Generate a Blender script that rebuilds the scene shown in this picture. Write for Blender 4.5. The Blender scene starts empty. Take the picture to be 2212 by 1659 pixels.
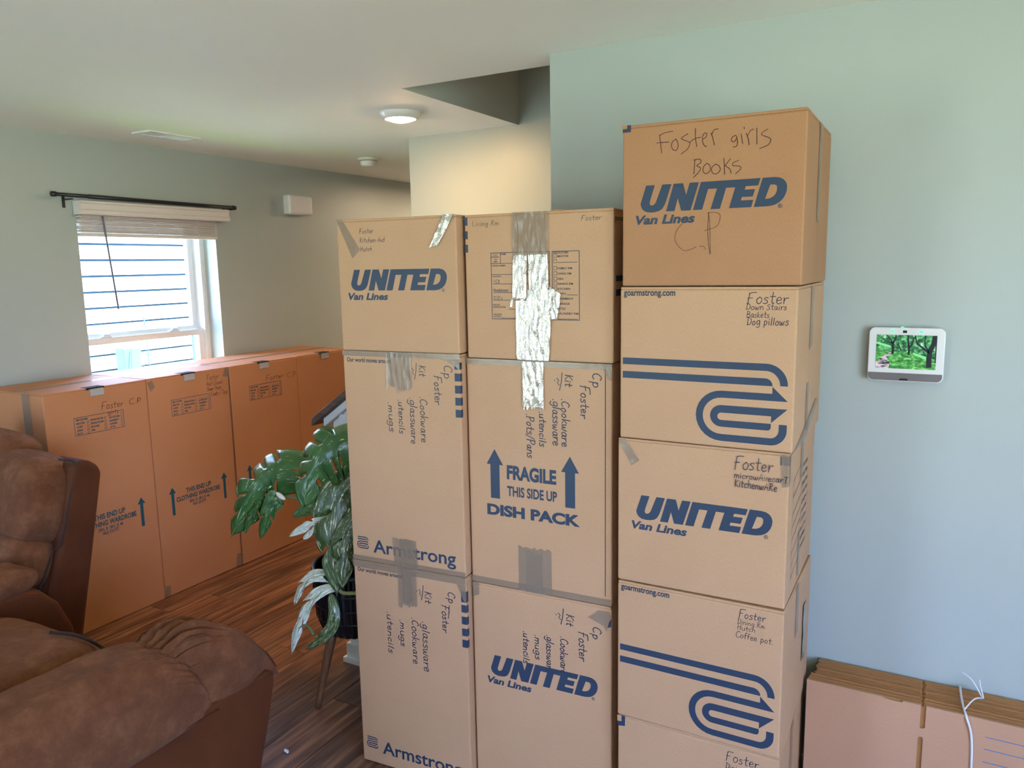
import bpy, bmesh, math, random
from mathutils import Vector, Matrix, noise
from mathutils.geometry import tessellate_polygon

SC = bpy.context.scene
COL = SC.collection
PI = math.pi

# ------------------------------------------------------------------ camera
def setup_camera():
    f = 1666.8
    yaw, pitch, roll = (math.radians(a) for a in (-29.1145, 8.7257, -1.0285))
    F = Vector((math.sin(yaw) * math.cos(pitch), math.cos(yaw) * math.cos(pitch), -math.sin(pitch)))
    r = Vector((math.cos(yaw), -math.sin(yaw), 0))
    u = r.cross(F)
    R = math.cos(roll) * r + math.sin(roll) * u
    U = -math.sin(roll) * r + math.cos(roll) * u
    cd = bpy.data.cameras.new('camera')
    cd.sensor_width = 36.0
    cd.sensor_fit = 'HORIZONTAL'
    cd.lens = f / 2212.0 * 36.0
    cd.clip_start = 0.02
    co = bpy.data.objects.new('camera', cd)
    COL.objects.link(co)
    m = Matrix((R, U, -F)).transposed().to_4x4()
    m.translation = Vector((0, 0, 1.70))
    co.matrix_world = m
    SC.camera = co
setup_camera()

# ------------------------------------------------------------------ world: daylight sky above, sunlit lawn below
SKY, LAWN = 22.0, 15.5
def setup_world():
    w = bpy.data.worlds.new('daylight')
    SC.world = w
    w.use_nodes = True
    nt = w.node_tree
    nt.nodes.clear()
    out = nt.nodes.new('ShaderNodeOutputWorld')
    bg = nt.nodes.new('ShaderNodeBackground')
    tc = nt.nodes.new('ShaderNodeTexCoord')
    sp = nt.nodes.new('ShaderNodeSeparateXYZ')
    mr = nt.nodes.new('ShaderNodeMapRange')
    mr.inputs['From Min'].default_value = -1
    mr.inputs['From Max'].default_value = 1
    cr = nt.nodes.new('ShaderNodeValToRGB')
    e = cr.color_ramp.elements
    def c(s, rgb): return tuple(v * s / 12.0 for v in rgb) + (1,)
    e[0].position = 0.0; e[0].color = c(LAWN, (0.76, 0.95, 0.76))
    e[1].position = 1.0; e[1].color = c(SKY, (0.32, 0.50, 1.0))
    for p, col in ((0.47, c(LAWN, (0.76, 0.93, 0.80))), (0.51, c(SKY, (0.44, 0.58, 0.92))), (0.62, c(SKY, (0.37, 0.54, 1.0)))):
        k = e.new(p); k.color = col
    nt.links.new(tc.outputs['Generated'], sp.inputs[0])
    nt.links.new(sp.outputs['Z'], mr.inputs['Value'])
    nt.links.new(mr.outputs[0], cr.inputs[0])
    nt.links.new(cr.outputs[0], bg.inputs['Color'])
    bg.inputs['Strength'].default_value = 12.0
    nt.links.new(bg.outputs[0], out.inputs['Surface'])
setup_world()

def add_sun():
    l = bpy.data.lights.new('sun', 'SUN')
    l.energy = 42.0
    l.angle = math.radians(1.0)
    l.color = (1.0, 0.96, 0.9)
    o = bpy.data.objects.new('sun', l)
    COL.objects.link(o)
    o.rotation_euler = Vector((-0.42, -0.22, -0.88)).to_track_quat('-Z', 'Y').to_euler()
add_sun()

# window openings of the room (daylight enters here)
DOOR = (-3.55, -2.30, 0.02, 1.88)      # glass door in the wall behind the camera: x0, x1, z0, z1
WIN2 = (0.9, 1.5, 0.62, 2.06)         # window in the same wall
WIN3 = (-2.2, 0.6, 0.50, 2.10)         # window in the right-hand wall: y0, y1, z0, z1
FILL_WIN = (3.15, 3.4, 3.8, 4.0)          # unseen upstairs window, added to brighten the stairwell
WIN1 = (2.50, 3.385, 0.62, 2.045)      # window in the left wall: y0, y1, z0, z1
YB = -2.6                              # wall behind the camera
XR = 2.3                               # right end of the room
def add_portal(x0, x1, z0, z1, side=None):
    l = bpy.data.lights.new('daylight_portal', 'AREA')
    l.shape = 'RECTANGLE'
    l.size = x1 - x0
    l.size_y = z1 - z0
    l.cycles.is_portal = True
    o = bpy.data.objects.new('daylight_portal', l)
    COL.objects.link(o)
    d = {None: (0, 1, 0), 'R': (-1, 0, 0), 'L': (1, 0, 0)}[side]
    m = (x0 + x1) / 2
    o.location = {None: (m, YB - 0.16, (z0 + z1) / 2), 'R': (XR + .14, m, (z0 + z1) / 2), 'L': (-4.24, m, (z0 + z1) / 2)}[side]
    o.rotation_euler = Vector(d).to_track_quat('-Z', 'Y').to_euler()
add_portal(*DOOR)
add_portal(*WIN2)
add_portal(*WIN3, 'R')
add_portal(*FILL_WIN, 'R')
add_portal(*WIN1, 'L')

SC.view_settings.view_transform = 'Standard'
SC.view_settings.look = 'None'
SC.view_settings.exposure = 0.0
SC.view_settings.gamma = 1.0
SC.view_settings.use_curve_mapping = False
SC.cycles.use_denoising = True
SC.cycles.caustics_reflective = False
SC.cycles.caustics_refractive = False
SC.cycles.use_adaptive_sampling = True
SC.cycles.adaptive_threshold = 0.1
SC.cycles.adaptive_min_samples = 16
SC.cycles.diffuse_bounces = 4
SC.cycles.max_bounces = 8
SC.cycles.transparent_max_bounces = 12
SC.cycles.sample_clamp_indirect = 20.0

# ------------------------------------------------------------------ materials
def srgb(r, g, b):
    def c(v):
        v /= 255.0
        return v / 12.92 if v <= 0.04045 else ((v + 0.055) / 1.055) ** 2.4
    return (c(r), c(g), c(b), 1)

class NT:
    def __init__(s, name):
        s.m = bpy.data.materials.new(name)
        s.m.use_nodes = True
        s.t = s.m.node_tree
        s.b = s.t.nodes['Principled BSDF']
        s.out = s.t.nodes['Material Output']
    def n(s, typ, **kw):
        nd = s.t.nodes.new(typ)
        for k, v in kw.items():
            if k in nd.inputs: nd.inputs[k].default_value = v
            else: setattr(nd, k, v)
        return nd
    def l(s, a, b): s.t.links.new(a, b)
    def ramp(s, src, stops):
        r = s.n('ShaderNodeValToRGB')
        e = r.color_ramp.elements
        e[0].position, e[0].color = stops[0]
        e[1].position, e[1].color = stops[-1]
        for p, c in stops[1:-1]:
            k = e.new(p); k.color = c
        s.l(src, r.inputs[0])
        return r.outputs[0]
    def coord(s, scale=(1, 1, 1), which='Object'):
        tc = s.n('ShaderNodeTexCoord')
        mp = s.n('ShaderNodeMapping')
        mp.inputs['Scale'].default_value = scale
        s.l(tc.outputs[which], mp.inputs[0])
        return mp.outputs[0]
    def noise(s, vec, scale, detail=4, rough=0.55):
        nz = s.n('ShaderNodeTexNoise')
        nz.inputs['Scale'].default_value = scale
        nz.inputs['Detail'].default_value = detail
        nz.inputs['Roughness'].default_value = rough
        if vec is not None: s.l(vec, nz.inputs['Vector'])
        return nz.outputs['Fac']
    def bump(s, h, strength, dist):
        b = s.n('ShaderNodeBump')
        b.inputs['Strength'].default_value = strength
        b.inputs['Distance'].default_value = dist
        s.l(h, b.inputs['Height'])
        s.l(b.outputs[0], s.b.inputs['Normal'])
        return b
    def set(s, **kw):
        for k, v in kw.items(): s.b.inputs[k.replace('_', ' ')].default_value = v
        return s

M = {}
def plain(name, col, rough=0.5, metallic=0.0, **kw):
    t = NT(name)
    t.set(Base_Color=col, Roughness=rough, Metallic=metallic)
    for k, v in kw.items(): t.b.inputs[k.replace('_', ' ')].default_value = v
    M[name] = t.m
    return t

def mk_wall(name, c0, c1, rough=0.42):
    t = NT(name)
    v = t.coord()
    col = t.ramp(t.noise(v, 1.3, 3), [(0.3, c0), (0.7, c1)])
    t.l(col, t.b.inputs['Base Color'])
    t.set(Roughness=rough)
    t.bump(t.noise(v, 160, 3), 0.10, 0.0012)
    M[name] = t.m
mk_wall('wall_paint', srgb(171, 178, 173), srgb(176, 182, 177))
mk_wall('ceiling_paint', srgb(240, 241, 235), srgb(243, 244, 238), 0.75)

def mk_cardboard(name, c0, c1, c2, rand=0.0):
    t = NT(name)
    v = t.coord()
    a = t.ramp(t.noise(v, 3.2, 3), [(0.3, c0), (0.72, c1)])
    fib = t.noise(t.coord((420, 420, 140)), 1.0, 3)
    mx = t.n('ShaderNodeMix', data_type='RGBA', blend_type='MIX')
    fr = t.n('ShaderNodeMapRange')
    fr.inputs['From Min'].default_value = 0.35; fr.inputs['From Max'].default_value = 0.75
    fr.inputs['To Max'].default_value = 0.38
    t.l(fib, fr.inputs[0])
    t.l(fr.outputs[0], mx.inputs['Factor'])
    t.l(a, mx.inputs[6])
    mx.inputs[7].default_value = c2
    t.l(mx.outputs[2], t.b.inputs['Base Color'])
    t.set(Roughness=0.62)
    t.b.inputs['Specular IOR Level'].default_value = 0.35
    t.bump(t.noise(t.coord((90, 90, 14)), 1.0, 2), 0.12, 0.002)
    M[name] = t.m
mk_cardboard('kraft', srgb(188, 147, 112), srgb(195, 154, 119), srgb(166, 124, 90))
mk_cardboard('kraft_warm', srgb(168, 120, 83), srgb(175, 127, 90), srgb(146, 100, 66))
mk_cardboard('kraft_orange', srgb(190, 128, 86), srgb(197, 135, 93), srgb(170, 110, 70))
mk_cardboard("kraft_pink", srgb(192, 145, 114), srgb(199, 152, 121), srgb(174, 128, 98))
mk_cardboard('kraft_edge', srgb(176, 122, 74), srgb(186, 132, 82), srgb(150, 98, 56))

plain('ink_navy', srgb(36, 54, 78), 0.5)
plain('ink_dark', srgb(36, 48, 66), 0.5)
plain('ink_teal', srgb(30, 78, 92), 0.55)
plain('ink_blue', srgb(48, 112, 178), 0.5)
plain('marker_black', srgb(44, 42, 62), 0.45)
plain('marker_brown', srgb(82, 40, 34), 0.45)
plain('gap_dark', srgb(20, 14, 10), 0.9)
plain('white_plastic', srgb(226, 224, 222), 0.35)
plain('white_paint', srgb(228, 228, 226), 0.35)
plain('vinyl_white', srgb(224, 226, 226), 0.35)
plain('blind_slat', srgb(216, 206, 200), 0.45)
plain('black_metal', srgb(24, 27, 34), 0.38)
plain('grey_plastic', srgb(112, 106, 106), 0.45)
plain('dark_plastic', srgb(14, 15, 18), 0.3)
plain('tab_grey', srgb(178, 172, 166), 0.4)
plain('vent_dark', srgb(78, 84, 82), 0.7)
plain('pot_black', srgb(17, 20, 28), 0.33)
plain('soil', srgb(46, 34, 26), 0.95)
plain('stem_green', srgb(88, 118, 74), 0.4)
plain('stem_pale', srgb(150, 148, 92), 0.45)
plain('bud_white', srgb(236, 220, 202), 0.5)
plain('grass', srgb(120, 158, 72), 0.9)
plain('siding_white', srgb(236, 238, 240), 0.6)
plain('siding_shade_cable', srgb(62, 88, 116), 0.8)  # bluish shadow between boards put into this colour; cables share it
plain('utility_blue', srgb(66, 92, 112), 0.6)
plain('strap_white', srgb(224, 224, 230), 0.35)
plain('foam_white', srgb(226, 226, 226), 0.7)
plain('piping_grey', srgb(52, 34, 28), 0.85)
plain('wand_grey', srgb(84, 84, 94), 0.4)

def mk_tape(name, col, alpha, rough, bs):
    t = NT(name)
    v = t.coord((60, 60, 18))
    t.set(Base_Color=col, Roughness=rough)
    t.b.inputs['Specular IOR Level'].default_value = 0.5
    t.b.inputs['Coat Weight'].default_value = 0.18
    t.b.inputs['Coat Roughness'].default_value = 0.08
    t.bump(t.noise(v, 1.0, 3), bs, 0.004)
    tr = t.n('ShaderNodeBsdfTransparent')
    mx = t.n('ShaderNodeMixShader')
    mx.inputs[0].default_value = alpha
    t.l(tr.outputs[0], mx.inputs[1])
    t.l(t.b.outputs[0], mx.inputs[2])
    t.l(mx.outputs[0], t.out.inputs['Surface'])
    M[name] = t.m
mk_tape('tape', srgb(150, 131, 112), 0.58, 0.26, 0.4)
def mk_crinkle():
    t = NT('tape_crinkled')
    t.set(Base_Color=srgb(206, 198, 186), Roughness=0.15, Metallic=0.75)
    v = t.coord((110, 110, 24))
    n1 = t.noise(v, 1.0, 4, 0.65)
    t.bump(n1, 0.6, 0.007)
    M['tape_crinkled'] = t.m
mk_crinkle()

def mk_plank():
    t = NT('floor_plank')
    oi = t.n('ShaderNodeObjectInfo')
    tc = t.n('ShaderNodeTexCoord')
    ad = t.n('ShaderNodeVectorMath', operation='ADD')
    sc = t.n('ShaderNodeVectorMath', operation='SCALE')
    cx = t.n('ShaderNodeCombineXYZ')
    t.l(oi.outputs['Random'], cx.inputs[0]); t.l(oi.outputs['Random'], cx.inputs[1])
    t.l(cx.outputs[0], sc.inputs[0]); sc.inputs['Scale'].default_value = 37.0
    t.l(tc.outputs['Object'], ad.inputs[0]); t.l(sc.outputs[0], ad.inputs[1])
    mp = t.n('ShaderNodeMapping'); mp.inputs['Scale'].default_value = (34, 2.2, 1)
    t.l(ad.outputs[0], mp.inputs[0])
    nz = t.n('ShaderNodeTexNoise'); nz.inputs['Scale'].default_value = 1.0; nz.inputs['Detail'].default_value = 6; nz.inputs['Distortion'].default_value = 0.9
    t.l(mp.outputs[0], nz.inputs['Vector'])
    grain = t.ramp(nz.outputs['Fac'], [(0.28, srgb(66, 42, 31)), (0.5, srgb(124, 86, 66)), (0.74, srgb(176, 130, 100))])
    tint = t.ramp(oi.outputs['Random'], [(0.0, (0.48, 0.46, 0.46, 1)), (0.3, (0.95, 0.92, 0.90, 1)), (0.7, (1.0, 0.86, 0.78, 1)), (1.0, (0.78, 0.72, 0.70, 1))])
    mx = t.n('ShaderNodeMix', data_type='RGBA', blend_type='MULTIPLY')
    mx.inputs['Factor'].default_value = 1.0
    t.l(grain, mx.inputs[6]); t.l(tint, mx.inputs[7])
    t.l(mx.outputs[2], t.b.inputs['Base Color'])
    t.set(Roughness=0.36)
    t.bump(nz.outputs['Fac'], 0.18, 0.002)
    M['floor_plank'] = t.m
mk_plank()

def mk_wood(name, c0, c1, sc, rough=0.45):
    t = NT(name)
    nz = t.noise(t.coord(sc), 1.0, 5)
    t.l(t.ramp(nz, [(0.3, c0), (0.7, c1)]), t.b.inputs['Base Color'])
    t.set(Roughness=rough)
    M[name] = t.m
mk_wood('leg_wood', srgb(96, 62, 42), srgb(126, 86, 60), (60, 60, 6))
mk_wood('cap_wood', srgb(70, 52, 42), srgb(104, 80, 64), (8, 60, 60))

def mk_suede():
    t = NT('brown_microfibre')
    v = t.coord()
    big = t.noise(v, 12.0, 7, 0.72)
    col = t.ramp(big, [(0.3, srgb(92, 53, 30)), (0.5, srgb(110, 66, 40)), (0.72, srgb(136, 90, 60))])
    t.l(col, t.b.inputs['Base Color'])
    t.set(Roughness=0.82)
    t.b.inputs['Specular IOR Level'].default_value = 0.25
    t.b.inputs['Sheen Weight'].default_value = 0.18
    t.b.inputs['Sheen Roughness'].default_value = 0.45
    t.b.inputs['Sheen Tint'].default_value = srgb(205, 170, 150)
    fine = t.noise(t.coord((38, 11, 38)), 1.0, 7, 0.72)
    t.bump(fine, 0.75, 0.014)
    M['brown_microfibre'] = t.m
    t2 = NT('brown_smooth')
    col = t2.ramp(t2.noise(t2.coord(), 4.0, 4), [(0.3, srgb(76, 38, 17)), (0.72, srgb(98, 52, 26))])
    t2.l(col, t2.b.inputs['Base Color'])
    t2.set(Roughness=0.8)
    t2.b.inputs['Specular IOR Level'].default_value = 0.25
    t2.b.inputs['Sheen Weight'].default_value = 0.0
    t2.b.inputs['Sheen Tint'].default_value = srgb(190, 150, 130)
    t2.bump(t2.noise(t2.coord(), 90, 4), 0.15, 0.002)
    M['brown_smooth'] = t2.m
mk_suede()

def mk_leaf(name, base0, base1, fleck, amount):
    t = NT(name)
    v = t.coord(which='UV', scale=(1, 1, 1))
    base = t.ramp(t.noise(v, 3.0, 3), [(0.3, base0), (0.7, base1)])
    st = t.noise(t.coord(which='UV', scale=(26, 7, 1)), 1.0, 4, 0.7)
    m = t.ramp(st, [(amount, (0, 0, 0, 1)), (amount + 0.05, (1, 1, 1, 1))])
    mx = t.n('ShaderNodeMix', data_type='RGBA', blend_type='MIX')
    t.l(m, mx.inputs['Factor']); t.l(base, mx.inputs[6]); mx.inputs[7].default_value = fleck
    t.l(mx.outputs[2], t.b.inputs['Base Color'])
    t.set(Roughness=0.3)
    t.b.inputs['Specular IOR Level'].default_value = 0.6
    t.b.inputs['Transmission Weight'].default_value = 0.0
    w = t.n('ShaderNodeTexWave', wave_type='BANDS', bands_direction='Y')
    w.inputs['Scale'].default_value = 4.0; w.inputs['Distortion'].default_value = 1.5
    t.l(v, w.inputs['Vector'])
    t.bump(w.outputs['Fac'], 0.12, 0.004)
    M[name] = t.m
mk_leaf('leaf_green', srgb(44, 84, 38), srgb(66, 108, 50), srgb(206, 212, 168), 0.60)
mk_leaf('leaf_mottled', srgb(52, 78, 40), srgb(74, 100, 54), srgb(222, 214, 184), 0.56)
mk_leaf('leaf_pale', srgb(120, 138, 100), srgb(214, 220, 206), srgb(240, 240, 234), 0.50)

def emit(name, col, strength):
    t = NT(name)
    t.set(Base_Color=(0, 0, 0, 1))
    t.b.inputs['Emission Color'].default_value = col
    t.b.inputs['Emission Strength'].default_value = strength
    M[name] = t.m
    return t
emit('lamp_glow', (1.0, 0.62, 0.28, 1), 390.0)
emit('led_green', (0.05, 1.0, 0.22, 1), 3.0)
def mk_screen():
    t = emit('screen_foliage', (0.1, 0.5, 0.2, 1), 1.0)
    n1 = t.noise(t.coord((90, 90, 90)), 1.0, 6, 0.75)
    c = t.ramp(n1, [(0.34, srgb(6, 24, 26)), (0.47, srgb(34, 110, 62)), (0.56, srgb(96, 190, 120)), (0.68, srgb(206, 250, 214))])
    t.l(c, t.b.inputs['Emission Color'])
    t = emit('screen_grass', (0.1, 0.5, 0.2, 1), 1.0)
    n1 = t.noise(t.coord((70, 70, 150)), 1.0, 6, 0.75)
    c = t.ramp(n1, [(0.33, srgb(14, 62, 34)), (0.5, srgb(60, 160, 66)), (0.66, srgb(170, 244, 150))])
    t.l(c, t.b.inputs['Emission Color'])
    emit('screen_trunk', srgb(6, 18, 24), 1.0)
    emit('screen_meadow', srgb(130, 240, 150), 1.0)
    t = emit('screen_path', srgb(200, 190, 205), 1.0)
    n1 = t.noise(t.coord((50, 50, 160)), 1.0, 5, 0.7)
    c = t.ramp(n1, [(0.42, srgb(40, 36, 50)), (0.56, srgb(226, 214, 226))])
    t.l(c, t.b.inputs['Emission Color'])
mk_screen()
def mk_glass():
    t = NT('window_glass')
    tr = t.n('ShaderNodeBsdfTransparent')
    gl = t.n('ShaderNodeBsdfGlossy'); gl.inputs['Roughness'].default_value = 0.02
    fr = t.n('ShaderNodeLayerWeight'); fr.inputs['Blend'].default_value = 0.08
    mx = t.n('ShaderNodeMixShader')
    t.l(fr.outputs['Fresnel'], mx.inputs[0])
    t.l(tr.outputs[0], mx.inputs[1]); t.l(gl.outputs[0], mx.inputs[2])
    t.l(mx.outputs[0], t.out.inputs['Surface'])
    M['window_glass'] = t.m
mk_glass()

# ------------------------------------------------------------------ object helpers
def mesh_obj(name, verts, faces, mat, parent=None, smooth=False, loc=None):
    me = bpy.data.meshes.new(name)
    me.from_pydata([tuple(v) for v in verts], [], faces)
    me.update()
    return wrap(name, me, mat, parent, smooth, loc)
def wrap(name, me, mat, parent=None, smooth=False, loc=None):
    if mat: me.materials.append(M[mat])
    if smooth: me.shade_smooth()
    o = bpy.data.objects.new(name, me)
    COL.objects.link(o)
    if parent is not None: o.parent = parent
    if loc is not None: o.location = loc
    return o
def bm_obj(name, bm, mat, parent=None, smooth=False, loc=None):
    bmesh.ops.recalc_face_normals(bm, faces=bm.faces)
    me = bpy.data.meshes.new(name)
    bm.to_mesh(me); bm.free()
    return wrap(name, me, mat, parent, smooth, loc)
def tag(o, label, cat, group=None):
    o['label'] = label; o['category'] = cat
    if group: o['group'] = group
    return o
def struct(o):
    o['kind'] = 'structure'
    return o
def thing(name, label, cat, loc=(0, 0, 0), rz=0.0, group=None):
    o = bpy.data.objects.new(name, None)
    o.empty_display_size = 0.1
    COL.objects.link(o)
    o.location = loc; o.rotation_euler = (0, 0, rz)
    return tag(o, label, cat, group)
def bx(bm, x0, x1, y0, y1, z0, z1, bev=0.0, seg=2):
    r = bmesh.ops.create_cube(bm, size=1.0)
    vs = r['verts']
    bmesh.ops.scale(bm, vec=(x1 - x0, y1 - y0, z1 - z0), verts=vs)
    bmesh.ops.translate(bm, vec=((x0 + x1) / 2, (y0 + y1) / 2, (z0 + z1) / 2), verts=vs)
    if bev > 0:
        es = list({e for v in vs for e in v.link_edges})
        bmesh.ops.bevel(bm, geom=es, offset=bev, segments=seg, affect='EDGES', profile=0.5)
def box(name, x0, x1, y0, y1, z0, z1, mat, parent=None, bev=0.0, seg=2):
    bm = bmesh.new()
    bx(bm, x0, x1, y0, y1, z0, z1, bev, seg)
    return bm_obj(name, bm, mat, parent)
def boxes(name, lst, mat, parent=None):
    bm = bmesh.new()
    for b in lst: bx(bm, *b)
    return bm_obj(name, bm, mat, parent)
def lathe(name, prof, mat, parent=None, n=40, loc=None, smooth=True, rib=0, ribamp=0.0):
    vs, fs = [], []
    for (r, z) in prof:
        for i in range(n):
            a = 2 * PI * i / n
            rr = r
            if rib and r > 0.02: rr = r + ribamp * (1 if (i % rib) < rib / 2 else -1)
            vs.append((rr * math.cos(a), rr * math.sin(a), z))
    for k in range(len(prof) - 1):
        for i in range(n):
            j = (i + 1) % n
            fs.append((k * n + i, k * n + j, (k + 1) * n + j, (k + 1) * n + i))
    if prof[0][0] > 1e-4: fs.append(tuple(range(n - 1, -1, -1)))
    if prof[-1][0] > 1e-4: fs.append(tuple((len(prof) - 1) * n + i for i in range(n)))
    o = mesh_obj(name, vs, fs, mat, parent, smooth, loc)
    return o
def catmull(pts, sub=6):
    if len(pts) < 3: return [Vector(p) for p in pts]
    P = [Vector(p) for p in pts]
    P = [2 * P[0] - P[1]] + P + [2 * P[-1] - P[-2]]
    out = []
    for i in range(1, len(P) - 2):
        a, b, c, d = P[i - 1], P[i], P[i + 1], P[i + 2]
        for k in range(sub):
            t = k / sub
            out.append(0.5 * ((2 * b) + (c - a) * t + (2 * a - 5 * b + 4 * c - d) * t * t + (3 * b - a - 3 * c + d) * t ** 3))
    out.append(P[-2])
    return out
def tube(name, pts, rad, mat, parent=None, n=10, sub=6):
    """tapered tube along a smooth path; rad is a number or (r0, r1)"""
    P = catmull(pts, sub)
    r0, r1 = rad if isinstance(rad, tuple) else (rad, rad)
    vs, fs = [], []
    up = Vector((0.13, 0.21, 0.97))
    for i, p in enumerate(P):
        t = (P[min(i + 1, len(P) - 1)] - P[max(i - 1, 0)]).normalized()
        a = t.cross(up)
        if a.length < 0.1: a = t.cross(Vector((1, 0, 0)))
        a.normalize(); b = t.cross(a)
        r = r0 + (r1 - r0) * i / (len(P) - 1)
        for k in range(n):
            q = 2 * PI * k / n
            vs.append(p + a * (r * math.cos(q)) + b * (r * math.sin(q)))
    for i in range(len(P) - 1):
        for k in range(n):
            j = (k + 1) % n
            fs.append((i * n + k, i * n + j, (i + 1) * n + j, (i + 1) * n + k))
    fs.append(tuple(range(n - 1, -1, -1)))
    fs.append(tuple((len(P) - 1) * n + k for k in range(n)))
    return mesh_obj(name, vs, fs, mat, parent, True)
def prism(name, loops, t, mat, parent=None, axes='xz', at=0.0, bev=0.0):
    """solid plate from an outline (first loop) with holes (other loops), thickness t along the remaining axis"""
    lo = [[Vector((p[0], p[1], 0)) for p in L] for L in loops]
    flat = [p for L in lo for p in L]
    tri = tessellate_polygon(lo)
    n = len(flat)
    def P(p, d):
        if axes == 'xz': return (p.x, at + d, p.y)
        if axes == 'yz': return (at + d, p.x, p.y)
        return (p.x, p.y, at + d)
    vs = [P(p, 0) for p in flat] + [P(p, t) for p in flat]
    fs = [tuple(f) for f in tri] + [tuple(i + n for i in reversed(f)) for f in tri]
    s = 0
    for L in lo:
        k = len(L)
        for i in range(k):
            j = (i + 1) % k
            fs.append((s + i, s + j, s + j + n, s + i + n))
        s += k
    bm = bmesh.new()
    bvs = [bm.verts.new(v) for v in vs]
    for f in fs:
        try: bm.faces.new([bvs[i] for i in f])
        except ValueError: pass
    bmesh.ops.recalc_face_normals(bm, faces=bm.faces)
    if bev > 0:
        bmesh.ops.dissolve_limit(bm, angle_limit=0.02, verts=bm.verts, edges=bm.edges)
        es = [e for e in bm.edges if len(e.link_faces) == 2 and e.calc_face_angle(0) > 0.5]
        bmesh.ops.bevel(bm, geom=es, offset=bev, segments=3, affect='EDGES', profile=0.5)
    return bm_obj(name, bm, mat, parent)

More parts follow.
